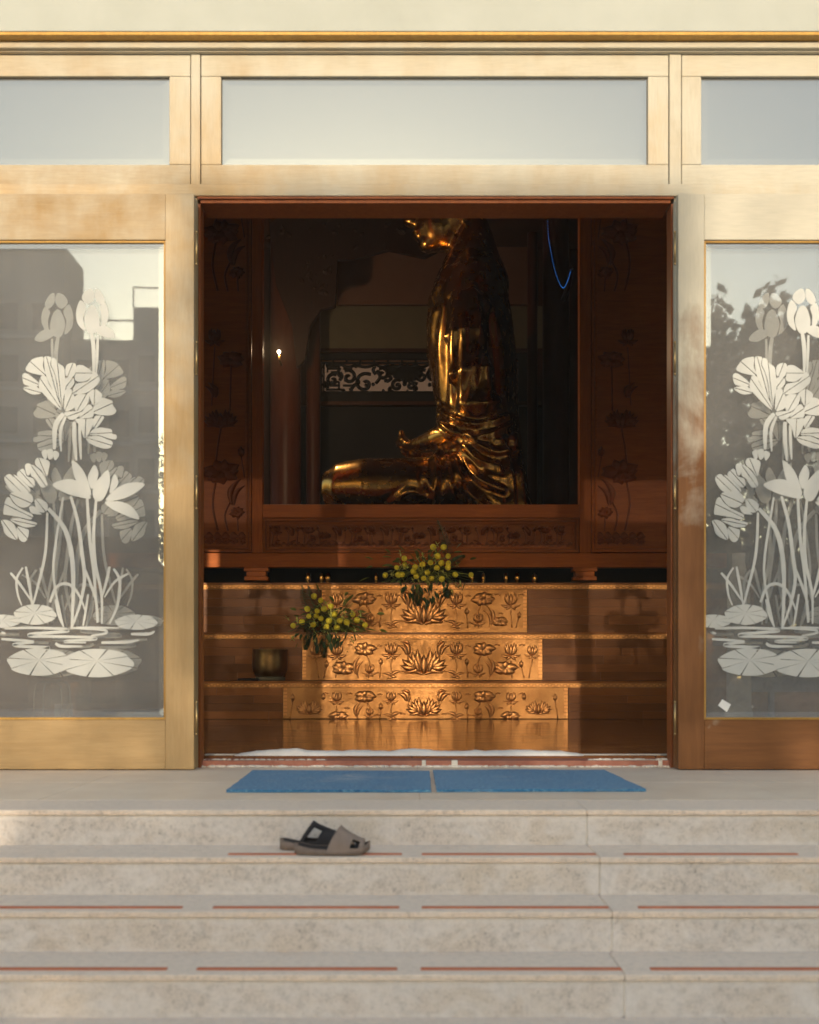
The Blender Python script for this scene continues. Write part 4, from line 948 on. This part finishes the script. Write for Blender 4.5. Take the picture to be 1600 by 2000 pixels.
balls1 = [zzm(*p) for p in ((643, 873), (745, 812), (735, 765), (822, 709), (799, 778), (793, 810), (823, 827), (773, 868), (844, 764), (888, 747), (875, 842), (946, 842), (991, 851), (926, 884), (1058, 838), (778, 682), (1030, 800), (910, 800), (700, 850), (1110, 870), (860, 880))]
blades1 = [(*zzm(*p), w_, s_, m_) for p, w_, s_, m_ in (((545, 945), .012, .10, 'blade'), ((1180, 860), .016, .02, 'blade'), ((1140, 980), .022, .12, 'blade'), ((1100, 900), .02, .08, 'blade'), ((760, 720), .016, 0, 'blade'), ((780, 700), .014, 0, 'blade'), ((690, 820), .016, .02, 'blade'), ((1060, 760), .018, .02, 'blade'), ((1000, 740), .016, 0, 'blade'), ((620, 850), .014, .03, 'blade'), ((1020, 990), .026, .14, 'blade'), ((960, 1010), .028, .14, 'blade'), ((850, 950), .02, .1, 'paleflower'), ((1160, 850), .012, .0, 'paleflower'), ((880, 760), .014, 0, 'blade'), ((950, 740), .014, 0, 'paleflower'), ((1090, 960), .024, .12, 'blade'), ((700, 890), .02, .05, 'blade'), ((740, 740), .013, 0, 'blade'))]
arrangement(648, 1212, D2+.16, Z(1235, D2), 'lower spray of yellow ball blossoms and leaves spilling over the middle altar step', balls1, blades1,
            [([(610, 1205, .1), (592, 1170, .12), (587, 1140, .15)], .05), ([(620, 1200, .1), (604, 1165, .12), (600, 1142, .16)], .045), ([(640, 1215, .0), (636, 1250, -.05), (634, 1284, -.05)], .07), ([(600, 1215, .0), (600, 1245, -.05), (598, 1268, -.05)], .06)], 11)
balls2 = [zzm(*p) for p in ((1555, 362), (1368, 474), (1366, 436), (1317, 495), (1327, 543), (1352, 541), (1242, 545), (1437, 492), (1425, 521), (1484, 475), (1516, 528), (1537, 463), (1444, 551), (1491, 565), (1543, 566), (1579, 497), (1651, 421), (1584, 420), (1622, 362), (1650, 495), (1697, 541), (1800, 543), (1608, 466), (1610, 570), (1652, 467))]
blades2 = [(*zzm(*p), w_, s_, m_) for p, w_, s_, m_ in (((1215, 600), .012, .06, 'blade'), ((1890, 610), .016, .08, 'fern'), ((1430, 375), .014, 0, 'blade'), ((1400, 400), .013, 0, 'blade'), ((1290, 520), .013, .02, 'blade'), ((1310, 640), .022, .1, 'blade'), ((1360, 660), .024, .12, 'blade'), ((1400, 670), .024, .12, 'blade'), ((1445, 660), .024, .12, 'blade'), ((1530, 430), .014, 0, 'blade'), ((1700, 590), .02, .05, 'blade'), ((1830, 560), .018, .05, 'fern'), ((1760, 640), .03, .1, 'fern'), ((1640, 620), .02, .08, 'paleflower'), ((1520, 620), .02, .08, 'paleflower'), ((1490, 460), .012, 0, 'paleflower'), ((1560, 440), .014, 0, 'blade'), ((1670, 480), .014, 0, 'blade'))]
arrangement(830, 1115, D3+.16, Z(1138, D3), 'upper spray of yellow ball blossoms with one tall fern on the top altar step', balls2, blades2,
            [([(872, 1120, .0), (876, 1085, .02), (868, 1050, .04), (855, 1014, .06)], .07), ([(872, 1110, .0), (888, 1095, .02), (908, 1084, .02)], .05), ([(815, 1140, .0), (815, 1160, -.05), (818, 1182, -.06)], .07), ([(870, 1140, 0), (874, 1156, -.04), (872, 1166, -.05)], .05)], 23)

# ------------------------------------------------------------------ lights seen in the hall
Dl = 13.5
o = MB().ball((X(545, Dl), Dl, Z(687, Dl)), S(3.6, Dl), 12, 8).build('bulb', 'bulb', smooth=True)
ll = bpy.data.lights.new('lamp_light', 'POINT'); ll.energy = 28; ll.color = (1, .72, .42); ll.shadow_soft_size = .05; lo = bpy.data.objects.new('lamp_light', ll); COL.objects.link(lo)
lamp = thing('wall_lamp', (X(545, Dl), Dl+.1, Z(687, Dl)), 'tiny glowing warm lamp in the dark left of the statue', 'lamp')
o.parent = lamp; o.location = -Vector(lamp.location)
lo.parent = lamp; lo.location = (0, -.16, 0)
MB().tube([(X(545, Dl), Dl, Z(691, Dl)), (X(545, Dl), Dl+.05, Z(700, Dl)), (X(545, Dl), Dl+.25, Z(702, Dl))], .012, 8).build('bracket', 'bronze', lamp, smooth=True)
Dc = 12.7; mb = MB()
sp = spline([(1068, 300), (1070, 440), (1076, 490), (1086, 535), (1099, 562), (1109, 548), (1115, 528)], 14)
for i, p in enumerate(sp):
    mb.ball((X(p.x, Dc), Dc, Z(p.y, Dc)), S(.62, Dc), 6, 4)
cr = mb.build('blue_light_string', 'led', smooth=True); tag(cr, 'string of tiny blue lights hanging in a loop right of the statue', 'string lights')
hk = MB(); hk.tube([(X(1116, Dc), Dc, Z(526, Dc)), (X(1118, Dc), Dc+.3, Z(540, Dc)), (X(1112, Dc), Dc+.5, Z(556, Dc))], .03, 8)
tag(hk.build('banner_hook', 'column', smooth=True), 'dark hook holding up the end of the blue light string', 'hook')

# things behind the door glass
pc = MB(); pD = 8.2; r = S(24, pD); pc.lathe([(r*1.15, ZF), (r*1.15, ZF+.15), (r, ZF+.2), (r*.9, 1.05), (r*.5, 1.28), (r*.55, 1.34), (.001, 1.34)], X(1443, pD), pD, 24)
tag(pc.build('tall_vase', 'plaster', smooth=True), 'tall pale floor vase standing behind the right door glass', 'vase')
tb = thing('side_table', (X(1600, 8.8), 8.8, ZF), 'table under a blue grey cloth behind the right door', 'table')
bx(X(1425, 8.8), X(1800, 8.8), 8.7, 9.3, .70, .74).build('table_top', 'bluecloth', tb, bevel=.01)
bx(X(1427, 8.8), X(1798, 8.8), 8.695, 8.699, .34, .70).build('cloth_front', 'bluecloth', tb)
for p in (1440, 1500, 1720, 1780):
    bx(X(p, 8.8), X(p+9, 8.8), 8.75, 8.80, ZF, .70).build('leg', 'bluecloth', tb)
hp = MB()
for off in (0, .04):
    hp.tube(spline([(X(66, 8)+off*0, 8+off*5, ZF), (X(68, 8), 8+off*5, .36), (X(80, 8), 8+off*5, .42), (X(108, 8), 8+off*5, .42), (X(120, 8), 8+off*5, .36), (X(122, 8), 8+off*5, ZF)], 5), .006, 6)
tag(hp.build('wire_rack', 'wire', smooth=True), 'arched wire rack on the hall floor behind the left door glass', 'rack')
o = bx(X(84, 8), X(110, 8), 8.25, 8.4, ZF, .26).build('carton', 'plaster', bevel=.005); tag(o, 'small pale carton inside the arched wire rack', 'box')

# ------------------------------------------------------------------ mats, cloth, sandals
def mat_obj(pts, label):
    (a, b, c, d) = pts
    mb = MB(); n, m = 40, 20; vs = []; fs = []; th = .012
    for i in range(m+1):
        for j in range(n+1):
            u, v = j/n, i/m
            p = Vector(a).lerp(Vector(b), u).lerp(Vector(d).lerp(Vector(c), u), v)
            e = min(u, 1-u)*n/2; e2 = min(v, 1-v)*m/2
            jx = .004*mnoise.noise(Vector((p.x*9, p.y*9, 3))) if (i in (0, m) or j in (0, n)) else 0
            vs.append((p.x+jx, p.y+jx, th+.003*mnoise.noise(Vector((p.x*3, p.y*3, 0)))))
    for i in range(m):
        for j in range(n): fs.append((i*(n+1)+j, i*(n+1)+j+1, (i+1)*(n+1)+j+1, (i+1)*(n+1)+j))
    k = len(vs); bd = [j for j in range(n+1)]+[i*(n+1)+n for i in range(1, m+1)]+[m*(n+1)+j for j in range(n-1, -1, -1)]+[i*(n+1) for i in range(m-1, 0, -1)]
    vs += [(vs[i][0], vs[i][1], .0015) for i in bd]; nb = len(bd)
    fs += [(bd[q], bd[(q+1) % nb], k+(q+1) % nb, k+q) for q in range(nb)]
    mb.add(vs, fs); o = mb.build('doormat', 'mat'); tag(o, label, 'mat', 'blue mats before the doorway')
def flo(px, py, z=.012):
    D = (HC-z)*F/(py-YH); return (X(px, D), D, z)
mat_obj((flo(443, 1542.5), flo(842, 1542.5), flo(839, 1505), flo(494, 1504)), 'blue carpet mat left of the centre gap, with a pale worn spot')
mat_obj((flo(853, 1542), flo(1262, 1541), flo(1180, 1503), flo(846, 1503.5)), 'clean blue carpet mat right of the centre gap')
# rolled white cloth on the sill
mb = MB(); vs = []; n, m = 70, 10; Dc2 = 6.18
for i in range(n+1):
    u = i/n; x = X(452+(1146-452)*u, Dc2)
    hgt = .034+.022*max(0, mnoise.noise(Vector((u*9, 2.2, 0))))+.006*mnoise.noise(Vector((u*30, 0, 1)))
    hgt *= min(1, u*14, (1-u)*14)**.5
    for k in range(m): 
        a = math.pi*k/(m-1); vs.append((x, Dc2-.05*math.cos(a)*(1+.1*mnoise.noise(Vector((u*14, k, 0)))), .035+.0012+hgt*math.sin(a)**.8))
mb.add(vs, [(i*m+k, i*m+k+1, (i+1)*m+k+1, (i+1)*m+k) for i in range(n) for k in range(m-1)])
cl = mb.build('rolled_cloth', 'cloth', smooth=True); tag(cl, 'long white rolled cloth laid along the door sill', 'cloth')
bx(X(400, 6.2), X(1306, 6.2), 6.201, 6.2+.045, ZF-.001, ZF+.003).build('threshold_edge', 'plaster', front)

def sandal(x_heel, y_c, z0, L, label, lift, dark):
    t = thing('sandal', (x_heel+L/2, y_c, z0), label, 'sandal', 'pair of sandals')
    n = 22; k = 10
    def half(u): return L*(.145+.045*math.sin(math.pi*min(1, u*1.05-.1))*(1 if u > .3 else .6)+.03*max(0, u-.4))*min(1, (max(0, u)/.07)**.5 if u > 0 else 0, (max(0, 1-u)/.11)**.5 if u < 1 else 0)
    def zb(u): return .0+.016*max(0, (u-.78)/.22)**2
    def zt(u): return .026+.012*max(0, (.25-u)/.25)+.020*max(0, (u-.78)/.22)**2-.004*math.sin(math.pi*u)
    mb = MB(); vs = []
    us = [i/n for i in range(n+1)]
    for u in us:
        h_ = max(.004, half(u)); x = x_heel+L*u
        for s_, zf in ((-1, zb), (-1.06, lambda q: (zb(q)+zt(q))/2), (-1, zt), (-.8, lambda q: zt(q)-.003), (0, lambda q: zt(q)-.006), (.8, lambda q: zt(q)-.003), (1, zt), (1.06, lambda q: (zb(q)+zt(q))/2), (1, zb)):
            vs.append((x, y_c+h_*s_, z0+.001+zf(u)))
    w_ = 9
    fs = [(i*w_+j, i*w_+j+1, (i+1)*w_+j+1, (i+1)*w_+j) for i in range(n) for j in range(w_-1)]+[(i*w_+w_-1, i*w_, (i+1)*w_, (i+1)*w_+w_-1) for i in range(n)]
    fs += [tuple(range(w_)), tuple(n*w_+j for j in range(w_))]
    mb.add(vs, fs); mb.build('sole', 'sole', t, smooth=True)
    # insole
    mb = MB(); mb.slab([(0, 0)]*3, 0, 0) if False else None
    ins = []
    vs = []
    for u in us[1:-1]:
        h_ = half(u)*.86; vs += [(x_heel+L*u, y_c-h_, z0+zt(u)-.0005), (x_heel+L*u, y_c, z0+zt(u)-.0035), (x_heel+L*u, y_c+h_, z0+zt(u)-.0005)]
    mb.add(vs, [(i*3+j, i*3+j+1, i*3+j+4, i*3+j+3) for i in range(len(us)-3) for j in range(2)]); mb.build('insole', 'lining', t, smooth=True)
    # upper: an arched vamp, high at the instep, running down to the toes, with a side cut-out
    def band(u0, u1, top0, top1, lean, name, mtl, th=.005, cut=None, na=18, nb=12, out=0.0):
        mb = MB(); vs = []
        for b in range(nb+1):
            f = b/nb; u = u0+(u1-u0)*f
            for a in range(na+1):
                an = math.pi*a/na; hh = half(u)*1.05+out; top = top0+(top1-top0)*f**.8
                for q in (0, 1):
                    rr = 1-q*th/hh
                    vs.append((x_heel+L*(u+lean*(1-f)*math.sin(an)), y_c-hh*rr*math.cos(an), z0+zt(u)*.4+.004+top*(1-q*th/top)*math.sin(an)**.75))
        W = (na+1)*2
        gone = lambda a, b: cut and cut[0] <= b < cut[1] and (cut[2] <= a < cut[3] or cut[2] <= na-1-a < cut[3])
        for b in range(nb):
            for a in range(na):
                if gone(a, b): continue
                i = b*W+a*2
                mb.f += [(i, i+2, i+W+2, i+W), (i+1, i+W+1, i+W+3, i+3)]
                if b == 0 or gone(a, b-1): mb.f.append((i, i+1, i+3, i+2))
                if b == nb-1 or gone(a, b+1): mb.f.append((i+W, i+W+2, i+W+3, i+W+1))
        mb.v = vs
        return mb.build(name, mtl, t, smooth=True)
    u0, ln = (.25, .20) if dark else (.43, .19)
    band(u0, .93, .088, .034, ln, 'upper', 'lining' if dark else 'strap', cut=(1, 4, 1, 6) if dark else (7, 10, 1, 5))
    band(u0+.01, .86, .082, .030, ln, 'lining', 'lining', .002, cut=(1, 4, 1, 6) if dark else (7, 10, 1, 5), out=-.006)
    return t
zs = -RI
a = sandal(X(546, 4.03), 4.045, zs, S(148, 4.0), 'rear slide sandal with black strap half hidden behind its mate on the second step', 0, True)
b = sandal(X(575, 3.93), 3.935, zs, S(148, 3.93), 'front taupe slide sandal with wide pale upper on the second step', 0, False)
# ================================================================== THE COURTYARD BEHIND THE CAMERA (seen in the glass; shades the steps)
YT = -20.0
def sst(a, b, x): t = max(0, min(1, (x-a)/(b-a))); return t*t*(3-2*t)
def cover(xd, zd):
    """share of the sunlight the foliage takes away from point (xd, zd) of the temple front"""
    if zd > 2.9: return .93 if -1.3 < xd < 1.55 and zd < 3.04 else 0
    n = mnoise.noise(Vector((xd*1.5, zd*1.7, 4.2))); n2 = mnoise.noise(Vector((xd*3.1, zd*3.3, 9.1)))
    if zd < -.02+.05*n:
        c = .97
        if zd > -.32: c = .74 if xd < -.9 else .86+.1*n
        if -1.80 < xd < -1.36 and -.47 < zd < -.29: c = .1
        return c
    if xd < -1.05: return (.46+.42*n+.15*n2)*(1-sst(2.0, 2.9, zd+.3*n))
    if xd > 1.36:
        c = .90+.12*n
        c *= 1-.85*sst(1.25, 2.0, zd+.35*n+.12*n2)
        for bx_, bz, r in ((1.60, .16, .10), (2.02, .10, .13), (1.36, 1.05, .09)):
            if (xd-bx_)**2+(zd-bz)**2 < r*r: c *= .25
        return c
    c = .65+.22*n+.18*n2
    if xd < -.35: c += .12
    if .24 < xd < .56: c = .95
    if zd > 1.6: c = max(c, .80+.16*sst(1.7, 2.4, zd+.2*n))
    return c
trunks = [(-9.5, -21.5), (-5.6, -20.5), (-1.6, -19.6), (1.8, -20.4), (5.0, -19.8), (8.2, -20.6), (11.6, -20.0), (15.2, -21)]
mbs = [MB() for _ in trunks]
rt = random.Random(5)
gz = -5*RI
def leaf_at(x, y, z, s):
    i = min(range(len(trunks)), key=lambda j: abs(trunks[j][0]-x)+rt.random()*.9)
    a = Vector((rt.gauss(0, 1), rt.gauss(0, 1), rt.gauss(0, 1))).normalized(); b = a.orthogonal().normalized(); b = Matrix.Rotation(rt.random()*6.28, 3, a) @ b; c = a.cross(b)
    o_ = Vector((x, y, z)); mbs[i].add([o_-b*s, o_+c*s*.55, o_+b*s, o_-c*s*.55], [(0, 1, 2, 3)])
CE, LS = .10, .085
zd = -.9
while zd < 3.25:
    xd = -4.0
    while xd < 2.9:
        c = max(0, min(.985, cover(xd+CE/2, zd+CE/2))); lam = -math.log(1-c)*CE*CE/(LS*LS*1.1*.5)
        for _ in range(int(lam)+(rt.random() < lam-int(lam))):
            y = YT+rt.uniform(-1.5, 1.5); dy = 5.9-y
            leaf_at(xd+rt.random()*CE-SX*dy, y, zd+rt.random()*CE+SE*dy, LS*rt.uniform(.7, 1.3))
        xd += CE
    zd += CE
for k in range(36000):                       # tall crowns on the right
    x, z = rt.uniform(3.0, 17), rt.uniform(2.5, 12.5)
    top = 10.0+1.0*mnoise.noise(Vector((x*.55, 0, 2)))+1.3*mnoise.noise(Vector((x*1.3, 5, 2)))-max(0, 6.2-x)*1.9
    if z > top+rt.gauss(0, .12): continue
    leaf_at(x, YT+rt.uniform(-1.6, 1.6), z, rt.uniform(.12, .22))
names = ['broad dark tree at the far left of the courtyard', 'leafy tree left of the gap in the tree row', 'low bushy tree facing the left door', 'low bushy tree facing the doorway', 'dense tree facing the right door', 'tall dark tree mirrored in the right door glass', 'tall tree mirrored at the outer edge of the right door', 'broad dark tree at the far right of the courtyard']
for (tx, ty), mb, lab in zip(trunks, mbs, names):
    t = thing('courtyard_tree', (tx, ty, gz), lab, 'tree', 'trees across the courtyard')
    tr = MB(); tr.tube(spline([(tx, ty, gz-.1), (tx+.1, ty, 1.5), (tx-.1, ty+.1, 3.2), (tx+.1, ty, 5.2)], 4), [.22*(1-.05*i) for i in range(13)], 10)
    for a in range(5):
        an = a*1.3; tr.tube([(tx, ty, 2.0+a*.5), (tx+math.cos(an)*.8, ty+math.sin(an)*.6, 3+a*.6), (tx+math.cos(an)*1.5, ty+math.sin(an)*1.1, 4.0+a*.7)], [.09, .06, .02], 7)
    tr.build('trunk', 'trunk', t, smooth=True)
    if mb.v: mb.build('crown', 'leaf', t)
# clipped hedge bank below the trees
hb = MB()
for k in range(11000):
    x, y, z = rt.uniform(-3.6, 17), rt.uniform(-21.5, -18.8), gz+rt.random()*4.3
    if -4.4 < x < -3.0: continue
    a = Vector((rt.gauss(0, 1), rt.gauss(0, 1), rt.gauss(0, 1))).normalized(); b = a.orthogonal().normalized(); c = a.cross(b); s = rt.uniform(.2, .34); o_ = Vector((x, y, z))
    hb.add([o_-b*s, o_+c*s*.6, o_+b*s, o_-c*s*.6], [(0, 1, 2, 3)])
hd = hb.build('hedge', 'leaf'); tag(hd, 'tall dense hedge under the courtyard trees', 'hedge', None, 'stuff')
# low gate hall
gh = thing('gate_hall', (-12, -24, gz), 'low dark gate hall across the courtyard, mirrored in the left door', 'building')
bx(-19, -4.9, -26, -22.5, gz, 3.4).build('wall', 'gate', gh)
MB().slab([(-20, 3.4), (-4.4, 3.4), (-5.6, 4.4), (-18.8, 4.4)], -26.8, -21.8).build('roof', 'darkwood', gh)
for k in range(5): bx(-18+k*2.6, -16.6+k*2.6, -22.50, -22.44, gz+.2, 2.4).build('door_panel', 'column', gh)
# towers
winm = paint('tower_window', (.02, .02, .022), (.035, .035, .04), .25)
slabm = paint('balcony_slab', (.42, .36, .33), (.50, .44, .40), .9)
def tower(x0, x1, y, zt, label, m, step=3.0, win=True, cols=6):
    t = thing('apartment_tower', ((x0+x1)/2, y, gz), label, 'building', 'apartment towers beyond the courtyard')
    bx(x0, x1, y-4, y, gz, zt).build('wall', m, t)
    rl = MB()
    rl.box(x0, x1, y-.1, y, zt+1.1, zt+1.18)
    k = int((x1-x0)/1.6)
    for i in range(k+1): xx = x0+(x1-x0)*i/k; rl.box(xx-.04, xx+.04, y-.1, y-.02, zt, zt+1.1)
    rl.build('roof_railing', winm, t)
    if not win: return
    wm = None; z = gz+3.5; cw = (x1-x0)/cols
    while z < zt-2:
        bx(x0-.01, x1+.01, y+.01, y+.35, z-1.15, z-.95).build('balcony', slabm, t)
        for c_ in range(cols):
            if wm is None: o = bx(-cw*.3, cw*.3, 0, .06, -.75, .75).build('window', winm); wm = o.data; o.parent = t
            else: o = bpy.data.objects.new('window', wm); COL.objects.link(o); o.parent = t
            o.location = Vector((x0+cw*(c_+.5), y+.004, z+.2))-Vector(t.location)
        z += step
tower(-36, -20.2, -55, 25.2, 'tall brown tower at the left edge of the left door reflection', 'tower', cols=7)
tower(-20.1, -16.3, -56, 20.0, 'lower brown block between the two towers in the reflection', 'tower', cols=2)
tower(-16.2, -11.5, -55, 21.6, 'narrow brown tower at the right edge of the left door reflection', 'tower', cols=3)
hz = bpy.data.materials.new('haze'); hz.use_nodes = True; n_ = hz.node_tree; n_.nodes.clear()
ho = n_.nodes.new('ShaderNodeOutputMaterial'); pv = n_.nodes.new('ShaderNodeVolumePrincipled')
pv.inputs['Color'].default_value = (1, .90, .76, 1); pv.inputs['Density'].default_value = .0026; pv.inputs['Anisotropy'].default_value = .2
n_.links.new(pv.outputs[0], ho.inputs['Volume'])
M['haze'] = hz
bx(-62, 62, -74, 20, -2, 27.5).build('haze', 'haze', kind='stuff')
